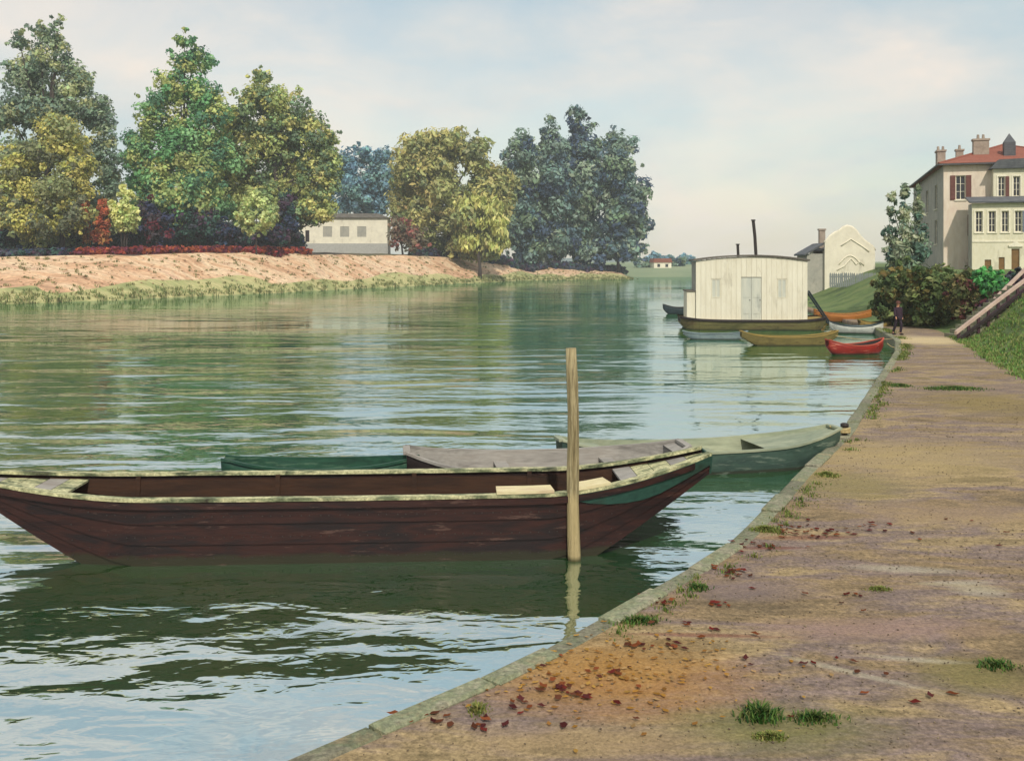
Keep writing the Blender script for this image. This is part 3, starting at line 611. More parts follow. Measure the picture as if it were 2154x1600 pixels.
# ------------------------------------------------------------------ buildings
def wall(mb, x0, x1, z0_, z1, y, th, ops, depth=1):
    """wall in the xz plane, outer face at y, th thick towards +y, with real openings"""
    xs_ = sorted({x0, x1, *[o[0] for o in ops], *[o[1] for o in ops]}); zs = sorted({z0_, z1, *[o[2] for o in ops], *[o[3] for o in ops]})
    xs_ = [x for x in xs_ if x0 <= x <= x1]; zs = [z for z in zs if z0_ <= z <= z1]
    def solid(i, j):
        if i < 0 or j < 0 or i >= len(xs_)-1 or j >= len(zs)-1: return False
        cx = (xs_[i]+xs_[i+1])/2; cz = (zs[j]+zs[j+1])/2
        return not any(o[0] < cx < o[1] and o[2] < cz < o[3] for o in ops)
    for i in range(len(xs_)-1):
        for j in range(len(zs)-1):
            if not solid(i, j): continue
            a, b, c, d = xs_[i], xs_[i+1], zs[j], zs[j+1]
            V = [(a,y,c),(b,y,c),(b,y,d),(a,y,d),(a,y+th,c),(b,y+th,c),(b,y+th,d),(a,y+th,d)]
            fs = [(0,1,2,3), (7,6,5,4)]
            if not solid(i-1, j): fs.append((0,3,7,4))
            if not solid(i+1, j): fs.append((1,5,6,2))
            if not solid(i, j-1): fs.append((0,4,5,1))
            if not solid(i, j+1): fs.append((3,2,6,7))
            mb.add(V, fs)
def swap(mb):                                           # turn a wall built along x into one along y (river side)
    mb.v = [(y, -x, z) for x, y, z in mb.v]; return mb
def window(parent, x0, x1, z0_, z1, y, side=None, shutter=None, mullion=True, sill=True, trim=None):
    """frame with panes, sill and shutters, set into an opening of a wall whose face is at y"""
    tr = (lambda m_: swap(m_)) if side else (lambda m_: m_)
    f = MB(); t = .07; yy = y+.12
    f.box(x0, x0+t, yy, yy+.06, z0_, z1); f.box(x1-t, x1, yy, yy+.06, z0_, z1); f.box(x0+t, x1-t, yy, yy+.06, z0_, z0_+t); f.box(x0+t, x1-t, yy, yy+.06, z1-t, z1)
    if mullion:
        xm = (x0+x1)/2; f.box(xm-.025, xm+.025, yy, yy+.06, z0_+t, z1-t)
        for k in (1, 2):
            zz = z0_+t+(z1-z0_-2*t)*k/3; f.box(x0+t, xm-.025, yy+.005, yy+.05, zz-.015, zz+.015); f.box(xm+.025, x1-t, yy+.005, yy+.05, zz-.015, zz+.015)
    w_ = tr(f).build('window', M['trim'], parent)
    p = MB(); p.box(x0+.01, x1-.01, yy+.075, yy+.085, z0_+.01, z1-.01); tr(p).build('pane', M['glass'], w_)
    if sill:
        q = MB(); q.box(x0-.1, x1+.1, y-.09, y+.11, z0_-.09, z0_-.002); tr(q).build('sill', M['trim'], w_)
    if trim:
        q = MB(); q.box(x0-.1, x0-.002, y-.04, y+.02, z0_, z1+.12); q.box(x1+.002, x1+.1, y-.04, y+.02, z0_, z1+.12); q.box(x0-.002, x1+.002, y-.04, y+.02, z1+.002, z1+.12); tr(q).build('surround', M['trim'], w_)
    if shutter:
        for s_ in shutter[1]:
            q = MB(); wd = (x1-x0)*.52
            a, b = (x0-wd-.02, x0-.02) if s_ < 0 else (x1+.02, x1+wd+.02)
            q.box(a, b, y-.07, y-.015, z0_, z1)
            for k in range(6):
                zz = z0_+(z1-z0_)*(k+.5)/6; q.box(a+.06, b-.06, y-.085, y-.071, zz-.06, zz+.05)
            tr(q).build('shutter', M[shutter[0]], w_)
    return w_
def door(parent, x0, x1, z0_, z1, y, mat, arch=False):
    d_ = MB()
    d_.box(x0+.01, x1-.01, y+.12, y+.17, z0_, z1)
    for (za, zb) in ((.08, .42), (.5, .92)):
        h_ = z1-z0_; d_.box(x0+.12, x1-.12, y+.10, y+.119, z0_+za*h_, z0_+zb*h_)
    o = d_.build('door', M[mat], parent)
    k = MB(); k.tube([(x1-.1, y+.10, z0_+1.0), (x1-.1, y+.05, z0_+1.0)], .025, 6); k.build('handle', M['iron'], o)
    return o
ANG = math.atan2(-.294, .956)                            # the fronts lie square to the river
H0 = Vector((37.3, 85, 0))
# tall pink house: local x along the front, y to the back
hs = empty('tall_house', (H0.x, H0.y, 2.6), ANG, 'tall pink plastered house with red tiled roof and big chimneys', 'house')
B = 2.6; T_ = 12.5-B; FW, FD = 12.0, 27.0
ops = [(.95, 1.75, 6.9, 9.0), (2.2, 2.75, 3.8, 5.6)]
m_ = MB(); wall(m_, 0, FW, -1, T_, 0, .35, ops); fr_ = m_.build('front_wall', M['pink'], hs)
ops2 = [(4.6, 6.6, 6.4, 8.6), (4.6, 6.6, 3.2, 5.4), (12, 14, 6.4, 8.6), (12, 14, 3.2, 5.4)]
# side wall along +y at x = 0: build along x then map (x, y, z) -> (y, x, z)
def side(mb): mb.v = [(y, x, z) for x, y, z in mb.v]; mb.f = [f[::-1] for f in mb.f]; return mb
m_ = MB(); wall(m_, .352, FD, -1, T_, 0, .35, ops2); side(m_).build('side_wall', M['grey'], hs)  # shade of the river side coloured in as grey, other walls pink
m_ = MB(); m_.box(.36, FW, FD-.35, FD, -1, T_-.01); m_.box(FW-.35, FW-.001, .36, FD-.36, -1, T_-.01); m_.build('rear_wall', M['pink'], hs)
window(hs, .95, 1.75, 6.9, 9.0, 0, shutter=('shutter', (-1, 1)))
window(hs, 2.2, 2.75, 3.8, 5.6, 0, shutter=('shutter', (-1,)))
def swap(mb): mb.v = [(y, x, z) for x, y, z in mb.v]; mb.f = [f[::-1] for f in mb.f]; return mb
for o in ops2: window(hs, *o, 0, side=True)
m_ = MB(); ov = .45; rz = 2.2
e = [(-ov, -ov, T_), (FW+ov, -ov, T_), (FW+ov, FD+ov, T_), (-ov, FD+ov, T_)]
rg = [(FW/2-.4, 5.5, T_+rz), (FW/2-.4, FD-5.5, T_+rz)]
vv_ = [(x, y, z) for x, y, z in e]+[(x, y, z+.14) for x, y, z in e]+rg
m_.add(vv_, [(3,2,1,0),(0,1,5,4),(1,2,6,5),(2,3,7,6),(3,0,4,7),(4,5,8),(5,6,9,8),(6,7,9),(7,4,8,9)])
rf = m_.build('roof', M['redroof'], hs)
for a_, b_ in ((vv_[4], rg[0]), (vv_[5], rg[0]), (vv_[7], rg[1]), (rg[0], rg[1])):
    m_ = MB(); m_.tube([a_, b_], .11, 6); m_.build('ridge_tiles', M['redroof'], rf)
m_ = MB(); m_.box(-ov-.12, -ov-.002, -ov, FD+ov, T_-.02, T_+.1); m_.box(-ov, FW+ov, -ov-.12, -ov-.002, T_-.02, T_+.1); m_.build('eave_strip', M['slate'], rf)  # dark slate-coloured strip along the front and river-side eaves
def chimney(parent, x, y, z0_, z1, w_, d_, mat='brick', pots=2):
    c = MB(); c.box(x-w_/2, x+w_/2, y-d_/2, y+d_/2, z0_, z1); c.box(x-w_/2-.08, x+w_/2+.08, y-d_/2-.08, y+d_/2+.08, z1+.001, z1+.16)
    for k in range(pots):
        xx = x+(k-(pots-1)/2)*.42; c.tube([(xx, y, z1+.161), (xx, y, z1+.55)], [.13, .1], 8)
    return c.build('chimney', M[mat], parent)
chimney(rf, 3.3, 2.6, T_+.6, T_+2.3, 1.25, .8)
chimney(rf, .6, 7.5, T_+.2, T_+1.9, .7, 1.5, pots=2)
chimney(rf, 1.9, 5.0, T_+.7, T_+1.7, .6, .6, pots=1)
c = MB(); c.box(5.0, 5.9, 1.5, 2.3, T_+.5, T_+2.0); c.add([(5.0,1.5,T_+2.001),(5.9,1.5,T_+2.001),(5.9,2.3,T_+2.001),(5.0,2.3,T_+2.001),(5.45,1.9,T_+2.8)], [(0,1,4),(1,2,4),(2,3,4),(3,0,4)]); c.build('chimney', M['slate'], rf)
# grey-roofed house standing in front of the tall one
uvec = Vector((.294, .956, 0)); vvec = Vector((.956, -.294, 0))
p = H0+vvec*3.75-uvec*1.0
h3 = empty('grey_roofed_house', (p.x, p.y, 2.6), ANG, 'white house with a slate roof and tall shuttered windows, behind the low front', 'house')
T3 = 12.0-B; FW3 = 10
ops = [(.35+k*1.15, .9+k*1.15, 7.05, 8.75) for k in range(6)]
m_ = MB(); wall(m_, 0, FW3, -1, T3, 0, .3, ops); m_.box(0, .3, .301, .99, -1, T3-.01); m_.build('wall', M['house2'], h3)
for k, o in enumerate(ops): window(h3, *o, 0, shutter=('shutter', (1,)) if k in (0, 2, 4) else None, trim=True)
m_ = MB(); m_.prism([(-.3, T3), (FW3, T3), (FW3, T3+1.0), (.4, T3+.75)], -.35, .9); m_.build('roof', M['slate'], h3)
# low front house
p = H0+vvec*1.8-uvec*3.2
h2 = empty('cream_house', (p.x, p.y, 2.6), ANG, 'cream house front with a row of narrow windows and an arched brown door', 'house')
T2 = 9.0-B; FW2 = 12
ops = [(.25+k*.98, .80+k*.98, 4.0, 5.75) for k in range(8)]
dr = (2.95, 3.55, .5, 2.65)
lows = [(.95, 1.45, .9, 1.75), (2.0, 2.45, .9, 1.95)]
m_ = MB(); wall(m_, 0, FW2, -1, T2, 0, .3, ops+[dr]+lows); m_.build('wall', M['house2'], h2)
m_ = MB(); m_.box(0, .3, .301, 2.1, -1, T2-.01); m_.build('side_wall', M['grey'], h2)
for k, o in enumerate(ops): window(h2, *o, 0, trim=True, shutter=('shutterb', (1,)) if k in (3,) else None)
for o in lows:
    q = MB(); q.box(o[0]+.01, o[1]-.01, .1, .15, o[2], o[3]); q.build('shutter', M['door'], h2)
door(h2, *dr, 0, 'door')
m_ = MB(); m_.box(dr[0]-.22, dr[1]+.22, -.12, -.001, dr[3]+.15, dr[3]+.27); m_.add([(dr[0]-.25,-.12,dr[3]+.271),(dr[1]+.25,-.12,dr[3]+.271),((dr[0]+dr[1])/2,-.12,dr[3]+.6),(dr[0]-.25,-.002,dr[3]+.271),(dr[1]+.25,-.002,dr[3]+.271),((dr[0]+dr[1])/2,-.002,dr[3]+.6)], [(0,1,2),(5,4,3),(0,3,4,1),(1,4,5,2),(2,5,3,0)]); m_.build('door_hood', M['trim'], h2)
m_ = MB(); m_.box(0, FW2, -.06, -.001, 3.2, 3.32); m_.build('string_course', M['trim'], h2)
m_ = MB(); m_.add([(-.25,-.4,T2),(FW2,-.4,T2),(FW2,2.15,T2+.55),(-.25,2.15,T2+.55),(-.25,-.4,T2+.12),(FW2,-.4,T2+.12),(FW2,2.15,T2+.67),(-.25,2.15,T2+.67)], [(3,2,1,0),(4,5,6,7),(0,1,5,4),(1,2,6,5),(2,3,7,6),(3,0,4,7)]); m_.build('roof', M['slate'], h2)

# white house with curved gable
p = at(1735, 590, d=101)
gh = empty('gabled_house', (p.x, p.y, 1.6), R(-6), 'small white house with a curved gable behind a picket fence', 'house')
GW = 5.0; gz = 6.55
prof = [(0, -.8), (GW, -.8), (GW, 3.7), (GW-.25, 4.1), (GW-.55, 4.35), (GW-1.0, 4.65), (GW-1.5, 5.15), (GW-1.9, 5.75), (GW-2.3, 6.1), (GW-2.75, 6.2), (GW-3.15, 6.05), (GW-3.5, 5.7), (GW-3.9, 5.55), (GW-4.4, 5.2), (.2, 4.7), (0, 4.5)]
m_ = MB(); m_.prism(prof, 0, .4); m_.build('gable_wall', M['white'], gh)
cp = MB(); cp.sweep([(x, .2, z+.06) for x, z in prof[2:]], .01, .01)
cv = [(x, z) for x, z in prof[2:]]
cp = MB()
cp.tube([(x, .2, z+.03) for x, z in cv], .17, 6); cp.build('coping', M['trim'], gh, True)
m_ = MB(); m_.box(0, GW, .401, 8, -.8, 3.7); m_.build('wall', M['white'], gh)
m_ = MB(); m_.prism([(-.2, 3.72), (GW+.2, 3.72), (GW/2, 5.3)], .41, 8.2); m_.build('roof', M['slate'], gh)
m_ = MB(); m_.tube([(1.4+2.2*t, -.03, 2.3+.9*math.sin(math.pi*t)) for t in np.linspace(0, 1, 12)], .06, 6)
m_.tube([(1.2, -.03, 1.7), (1.9, -.03, 2.1), (2.6, -.03, 2.9), (3.1, -.03, 2.3), (3.5, -.03, 2.6), (3.9, -.03, 2.2)], .06, 6)
m_.tube([(1.0, -.03, 1.3), (2.4, -.03, 1.15), (3.8, -.03, 1.3)], .06, 6); m_.tube([(1.6, -.03, 4.2), (2.6, -.03, 4.9), (3.8, -.03, 4.1), (4.4, -.03, 3.6)], .07, 6)
m_.build('scroll_relief', M['trim'], gh, True)
wd_ = MB(); wd_.box(-1.7, -.002, .5, 6, -.8, 3.4); wd_.build('wing', M['grey'], gh)
wd_ = MB(); wd_.add([(-2.0,.2,3.2),(-.01,.2,4.35),(-.01,6.2,4.35),(-2.0,6.2,3.2),(-2.0,.2,3.38),(-.01,.2,4.53),(-.01,6.2,4.53),(-2.0,6.2,3.38)], [(3,2,1,0),(4,5,6,7),(0,1,5,4),(1,2,6,5),(2,3,7,6),(3,0,4,7)]); wd_.build('wing_roof', M['slate'], gh)
chimney(gh, .35, 3.2, 4.0, 5.9, .6, .6, 'brick', 0)
# picket fence below it
p = at(1745, 598, d=94); fz = zright(p.x+1, 94)
fn = empty('picket_fence', (p.x, p.y, 1.75), R(-4), 'blue grey picket fence in front of the white gabled house', 'fence')
pk = MB(); pk.add([(0,0,0),(.15,0,0),(.15,0,1.25),(.075,0,1.4),(0,0,1.25),(0,.03,0),(.15,.03,0),(.15,.03,1.25),(.075,.03,1.4),(0,.03,1.25)],
                  [(0,1,2,3,4),(9,8,7,6,5),(0,5,6,1),(1,6,7,2),(2,7,8,3),(3,8,9,4),(4,9,5,0)])
p0 = pk.build('picket', M['picket'], fn)
for k in range(1, 23):
    c = p0.copy(); COL.objects.link(c); c.parent = fn; c.location = (k*.19, 0, random.uniform(-.03, .03)); c.rotation_euler = (0, random.uniform(-.03, .03), 0)
m_ = MB(); m_.box(0, 4.4, .031, .08, .3, .4); m_.build('rail', M['picket'], fn); m_ = MB(); m_.box(0, 4.4, .031, .08, .95, 1.05); m_.build('rail', M['picket'], fn)

# long white house on the far bank
p = at(622, 520, d=196)
wh = empty('white_house', (p.x, p.y, float(zL(p.x, p.y))), R(2), 'long low white house among the trees on the far bank', 'house')
z_0 = wh.location.z; WL = 18.2; WH = CAMZ+(550-458)*196/F-z_0; WB = max(.3, CAMZ+(550-512)*196/F-z_0)
ops = [(5.4+k*3.4, 7.2+k*3.4, WB+1.3, WB+3.4) for k in range(3)]; dr = (1.9, 2.7, WB+.3, WB+2.6)
m_ = MB(); wall(m_, 0, WL, WB, WH, 0, .4, ops+[dr]); m_.build('wall', M['white'], wh)
m_ = MB(); m_.box(0, .4, .401, 6, WB, WH-.01); m_.box(WL-.4, WL, .401, 6, WB, WH-.01); m_.build('end_wall', M['white'], wh)
m_ = MB(); m_.box(-.1, WL+.1, -.1, 6, -.5, WB-.002); m_.build('plinth', M['plinth'], wh)
for o in ops:
    f = MB(); f.box(o[0]+.01, o[1]-.01, .06, .1, o[2]+.01, o[3]-.01)
    for k in range(5): zz = o[2]+.15+k*.34; f.box(o[0]+.15, o[1]-.15, .04, .059, zz, zz+.24)
    f.build('shutter', M['grey'], wh)
door(wh, *dr, 0, 'dark')
m_ = MB(); m_.add([(-.4,-.5,WH),(WL+.4,-.5,WH),(WL+.4,6.5,WH),(-.4,6.5,WH),(2,3,WH+1.0),(WL-2,3,WH+1.0)], [(3,2,1,0),(0,1,5,4),(1,2,5),(2,3,4,5),(3,0,4)]); m_.build('roof', M['roofdark'], wh)
# tiny cottage on the far shore
p = at(1394, 556, d=285)
ct = empty('cottage', (p.x, p.y, 2.6), R(8), 'tiny white cottage with a red roof on the far shore', 'house')
m_ = MB(); m_.box(-2.6, 2.6, 0, 4, -.5, 1.3); m_.build('wall', M['white'], ct)
m_ = MB(); m_.prism([(-2.9, 1.3), (2.9, 1.3), (2.5, 2.5), (-2.5, 2.5)], -.2, 4.2); m_.build('roof', M['redroof'], ct)
m_ = MB(); m_.box(.8, 1.6, -.05, -.002, 0, .9); m_.box(-1.6, -.8, -.05, -.002, 0, .9); m_.build('window', M['glass'], ct)

# bank stair with two railings
st = empty('bank_stair', tuple(at(2012, 715, d=48)), 0, 'pink grey railings of a stair climbing the grassy right bank', 'stair')
base = st.location.copy()
def local(px, py, d): return at(px, py, d=d)-base
near_ = [(local(2008, 722, 48.0)+Vector((0,0,.0))), local(2165, 598, 49.0)]
for k in range(14):
    t = k/13; a = near_[0].lerp(near_[1], t); s_ = MB(); s_.box(a.x+.02, a.x+.36, a.y+.16, a.y+2.5, a.z-.75, a.z-.12); s_.build('step', M['stone'], st)
for (A, Bp, np_) in ((local(2010, 700, 48), local(2175, 575, 49), 8), (local(2046, 676, 50.8), local(2185, 538, 51.8), 7)):
    r_ = MB(); r_.sweep([A, A.lerp(Bp, .5)+Vector((0,0,.02)), Bp], .16, .17); r_.build('handrail', M['railpink'], st)
    r_ = MB(); r_.sweep([A+Vector((0,0,-.42)), Bp+Vector((0,0,-.42))], .08, .10); r_.build('lower_rail', M['postdark'], st)
    for k in range(np_):
        q = A.lerp(Bp, (k+.3)/np_); r_ = MB(); r_.box(q.x-.06, q.x+.06, q.y-.06, q.y+.06, q.z-1.0, q.z-.086); r_.build('post', M['postdark'], st)
r_ = MB(); A = local(2003, 724, 47.8); Bp = local(2175, 600, 48.8)
r_.sweep([A, Bp], .16, .14); r_.build('kerb', M['dark'], st)

# ------------------------------------------------------------------ boats
def stations(L, Bm, H, sheer, draft, style, n=21):
    S = []
    for i in range(n):
        t = -1+2*i/(n-1); a = abs(t)
        if style == 'punt':
            bt = Bm/2*(1 if a < .5 else 1-.66*((a-.5)/.5)**1.4); zk = -draft if a < .62 else -draft+(H+sheer*.4+draft)*.86*((a-.62)/.38)**1.05
            bb = bt*.80; zt = H+sheer*a**3
        else:
            bt = max(.025, Bm/2*(1-a**2.3)**.75); bb = bt*.5; zk = -draft+(H*.85+draft)*a**5; zt = H+sheer*a**2.2
            if t < -.93: bt = max(bt, Bm*.16); bb = bt*.6
        S.append((t*L/2, bb, bt, zk, zt))
    return S
def hull_mesh(S, th=.035, k=4):
    mb = MB(); n = len(S); ring = []
    def sec(x, bb, bt, zk, zt, off):
        bb = max(.004, bb-off); bt = max(.008, bt-off); zk = min(zk+off*1.3, zt-.005); pts = []
        for s_ in (-1, 1):
            row = []
            for j in range(k+1):
                f = j/k; e_ = f**.85
                row.append((x, s_*(bb+(bt-bb)*math.sin(e_*math.pi/2)*1.0), zk+(zt-zk)*f))
            pts.append(row)
        return pts[0][::-1]+[(x, 0, zk-(.03 if off == 0 else 0))]+pts[1]
    outer = [sec(*q, 0) for q in S]; inner = [sec(*q, th) for q in S]; m = len(outer[0])
    V = [p for r in outer for p in r]+[p for r in inner for p in r]; o2 = n*m; fs = []; fi = []
    for i in range(n-1):
        for j in range(m-1):
            fs.append((i*m+j, (i+1)*m+j, (i+1)*m+j+1, i*m+j+1)); fi.append((i*m+j, i*m+j+1, (i+1)*m+j+1, (i+1)*m+j))
        fs.append((i*m, o2+i*m, o2+(i+1)*m, (i+1)*m)); fs.append((i*m+m-1, (i+1)*m+m-1, o2+(i+1)*m+m-1, o2+i*m+m-1))
    fs.append(tuple(range(m))); fs.append(tuple((n-1)*m+j for j in range(m))[::-1])
    fi.append(tuple(j for j in range(m))[::-1]); fi.append(tuple((n-1)*m+j for j in range(m)))
    fs.append((0, m-1, o2+m-1, o2)); fs.append(((n-1)*m, o2+(n-1)*m, o2+(n-1)*m+m-1, (n-1)*m+m-1))
    return mb.add(V, fs), MB().add([p for r in inner for p in r], fi)
def boat(name, label, loc, rz, L, Bm, H, sheer, draft, style, mats, group=None, thwarts=(-.35, .1, .5), deck=None, floor=.08, rim=.06, cat='boat', pitch=0):
    hullm, rimm, inm = mats[:3]; flm = mats[3] if len(mats) > 3 else inm
    root = empty(name, loc, rz, label, cat, group); root.rotation_euler = (pitch, 0, rz)
    S = stations(L, Bm, H, sheer, draft, style)
    ho, hi_ = hull_mesh(S); ho.build('hull', M[hullm], root, style != 'punt'); hi_.build('lining', M[inm], root)
    for s_ in (-1, 1):
        g_ = MB(); g_.sweep([(q[0], s_*(q[2]-.005), q[4]+.012) for q in S], rim, .045); g_.build('gunwale', M[rimm], root)
    if style == 'punt':
        for e_ in (0, -1):
            q = S[e_]; g_ = MB(); g_.box(q[0]-.06, q[0]+.06, -q[2]+.031, q[2]-.031, q[4]-.02, q[4]+.03); g_.build('end_board', M[rimm], root)
    fl = MB(); P = [q for q in S if abs(q[0]) < L/2*.66]
    for q, q2 in zip(P[:-1], P[1:]):
        z_ = max(q[3]+.10, floor)
        fl.add([(q[0], -q[1]*.96, z_), (q2[0], -q2[1]*.96, z_), (q2[0], q2[1]*.96, z_), (q[0], q[1]*.96, z_)], [(0, 1, 2, 3)])
    fl.build('floor_boards', M[flm], root)
    for t in thwarts:
        q = min(S, key=lambda q: abs(q[0]-t*L/2)); tw = MB(); hw = q[2]-.045; z_ = q[4]-.16
        tw.box(q[0]-.12, q[0]+.12, -hw, hw, z_-.035, z_); tw.build('thwart', M[inm], root)
    for dk in (deck or ()):
        P = [q for q in S if (q[0] > dk*L/2 if dk > 0 else q[0] < dk*L/2)]; d_ = MB()
        for q, q2 in zip(P[:-1], P[1:]):
            d_.add([(q[0], -q[2]+.036, q[4]-.03), (q2[0], -q2[2]+.036, q2[4]-.03), (q2[0], q2[2]-.036, q2[4]-.03), (q[0], q[2]-.036, q[4]-.03)], [(0, 1, 2, 3)])
        d_.build('deck', M[rimm], root)
    return root

# the big barge in front, plank on plank
bg_ = empty('barge', (-2.38, 14.5, 0), R(3.2), 'large dark brown barge moored in front beside the tall wooden pole', 'boat')
BS = []
for i in range(41):
    t = -1+2*i/40; x = t*5.3; a = abs(x)
    bt = .88 if a < 2.6 else .88-.62*((a-2.6)/2.7)**1.55
    zk = -.28 if a < 3.0 else -.28+(1.34 if x > 0 else 1.16)*((a-3.0)/2.3)**1.08
    zt = .90+.04*(a/5.3)**2+(.40 if x > 0 else .16)*max(0, (a-2.9)/2.4)**1.7
    bb = bt*.86-.05
    BS.append((x, bb, bt, zk, zt))
def strake(f0, f1, s_, out_, name, mat, sub=BS):
    V = []; fs = []; n = len(sub); th = .035
    for (x, bb, bt, zk, zt) in sub:
        for (f, o_2) in ((f0, out_), (f1, out_*.25)):
            y = bb+(bt-bb)*f+o_2; z = zk+(zt-zk)*f
            V += [(x, s_*y, z), (x, s_*(y-th), z)]
    for i in range(n-1):
        a, b = i*4, (i+1)*4
        q = [(a, b, b+2, a+2), (a+1, a+3, b+3, b+1), (a, a+1, b+1, b), (a+2, b+2, b+3, a+3)]
        fs += q if s_ < 0 else [x[::-1] for x in q]
    fs += [(0, 2, 3, 1), tuple((n-1)*4+j for j in (0, 1, 3, 2))]
    return MB().add(V, fs).build(name, M[mat], bg_)
for s_ in (-1, 1):
    for k in range(4): strake(k/4-.015, (k+1)/4, s_, .04, 'hull_plank', 'barge')
    # inner lining boards
    V = MB()
    for k in range(3):
        P = BS[3:-3]; n = len(P); vs_ = []; fs = []
        for (x, bb, bt, zk, zt) in P:
            for f in (k/3*.84+.12, (k+1)/3*.84+.105):
                vs_.append((x, s_*(bb+(bt-bb)*f-.062), zk+(zt-zk)*f))
        fs = [(i*2, i*2+1, i*2+3, i*2+2) for i in range(n-1)]
        MB().add(vs_, fs if s_ < 0 else [f[::-1] for f in fs]).build('lining_board', M['bargein'], bg_)
    # green painted bow cheek
    sub = [q for q in BS if q[0] > 3.1]
    m_ = MB(); n = len(sub); vs_ = []
    for (x, bb, bt, zk, zt) in sub:
        f = 1-.5*min(1, (x-3.0)/1.4)
        for ff in (f, 1.0):
            vs_.append((x, s_*(bb+(bt-bb)*ff+.052), zk+(zt-zk)*ff-.004))
    fs = [(i*2, i*2+2, i*2+3, i*2+1) for i in range(n-1)]; m_.add(vs_, fs); m_.build('bow_cheek', M['bowgreen'], bg_)
    g_ = MB(); g_.sweep([(q[0], s_*(q[2]-.02), q[4]+.02) for q in BS], .125, .045); g_.build('gunwale', M['gunwale'], bg_)
    g_ = MB(); g_.sweep([(q[0], s_*(q[2]+.035), q[4]-.055) for q in BS if abs(q[0]) < 5.2], .05, .085); g_.build('rubbing_strake', M['barge'], bg_)
m_ = MB(); vs_ = []; 
for (x, bb, bt, zk, zt) in BS: vs_ += [(x, -bb-.01, zk), (x, bb+.01, zk)]
m_.add(vs_, [(i*2, i*2+1, i*2+3, i*2+2) for i in range(len(BS)-1)]); m_.build('bottom', M['barge'], bg_)
for e_ in (0, -1):
    x, bb, bt, zk, zt = BS[e_]; m_ = MB(); sx = .03 if e_ else -.03
    m_.add([(x,-bb-.04,zk),(x,bb+.04,zk),(x,bt+.04,zt),(x,-bt-.04,zt),(x+sx,-bb-.04,zk),(x+sx,bb+.04,zk),(x+sx,bt+.04,zt),(x+sx,-bt-.04,zt)], [(0,1,2,3),(7,6,5,4),(0,4,5,1),(1,5,6,2),(2,6,7,3),(3,7,4,0)]); m_.build('end_board', M['bowgreen'], bg_)
fb = None                                                # floor boards across the bottom
for k in range(26):
    x = -3.0+k*.235; q = min(BS, key=lambda q: abs(q[0]-x)); m_ = MB(); m_.box(x, x+.215, -q[1]+.05, q[1]-.05, -.10, -.06+random.uniform(-.012, .012)); m_.build('floor_board', M['bargein'], bg_)
for x in (-3.3, -1.2, .9, 2.7):
    q = min(BS, key=lambda q: abs(q[0]-x)); m_ = MB(); m_.box(x-.13, x+.13, -q[2]+.08, q[2]-.08, .50, .55); m_.build('thwart', M['bargein'], bg_)
    for s_ in (-1, 1):
        m_ = MB(); m_.sweep([(x, s_*(q[1]-.09), -.05), (x, s_*(q[2]-.09), q[4]-.03)], .07, .07); m_.build('rib', M['bargein'], bg_)
for sgn in (1, -1):                                      # end decks
    P = [q for q in BS if sgn*q[0] > 3.75]; P = sorted(P, key=lambda q: q[0])
    for i, (q, q2) in enumerate(zip(P[:-1], P[1:])):
        m_ = MB(); z_ = -.05
        m_.add([(q[0]+.006,-q[2]+.07,q[4]+z_),(q2[0]-.006,-q2[2]+.07,q2[4]+z_),(q2[0]-.006,q2[2]-.07,q2[4]+z_),(q[0]+.006,q[2]-.07,q[4]+z_),
                (q[0]+.006,-q[2]+.07,q[4]+z_-.03),(q2[0]-.006,-q2[2]+.07,q2[4]+z_-.03),(q2[0]-.006,q2[2]-.07,q2[4]+z_-.03),(q[0]+.006,q[2]-.07,q[4]+z_-.03)], [(0,1,2,3),(7,6,5,4),(0,4,5,1),(1,5,6,2),(2,6,7,3),(3,7,4,0)])
        m_.build('deck_plank', M['gunwale' if i % 3 else 'bargegrey'], bg_)
for (xa, xb) in ((2.05, 2.98), (3.12, 3.85)):            # pale side decks near the pole
    qa = [q for q in BS if xa-.1 < q[0] < xb+.1]
    m_ = MB(); m_.sweep([(q[0], -q[2]+.13, q[4]+.07) for q in qa], .34, .04); m_.build('side_plank', M['pale'], bg_)

m_ = MB()                                                 # nail heads along the plank seams
for f in (.06, .30, .55, .80):
    for i in range(6, 35):
        x, bb, bt, zk, zt = BS[i]; y = bb+(bt-bb)*f+.036; z = zk+(zt-zk)*f
        if z < .02: continue
        for dx_ in (-.05, .06): m_.box(x+dx_-.008, x+dx_+.008, -y-.008, -y, z+.02, z+.036)
tag(m_.build('nails', M['iron'], bg_), kind='stuff')
# pole and rope
pp_ = at(1211, 1178, z=0); 
po = empty('mooring_pole', tuple(pp_), 0, 'tall weathered wooden pole standing in the water before the barge', 'pole')
ht = CAMZ-(732-550)*pp_.y/F
m_ = MB(); m_.tube([(.012*math.sin(k)-.006*k, .01*math.cos(k*2), -1.4+(ht+1.4)*k/10) for k in range(11)], [.098-.0022*k+.004*math.sin(k*2.3) for k in range(11)], 12); m_.build('shaft', M['pole'], po, True)
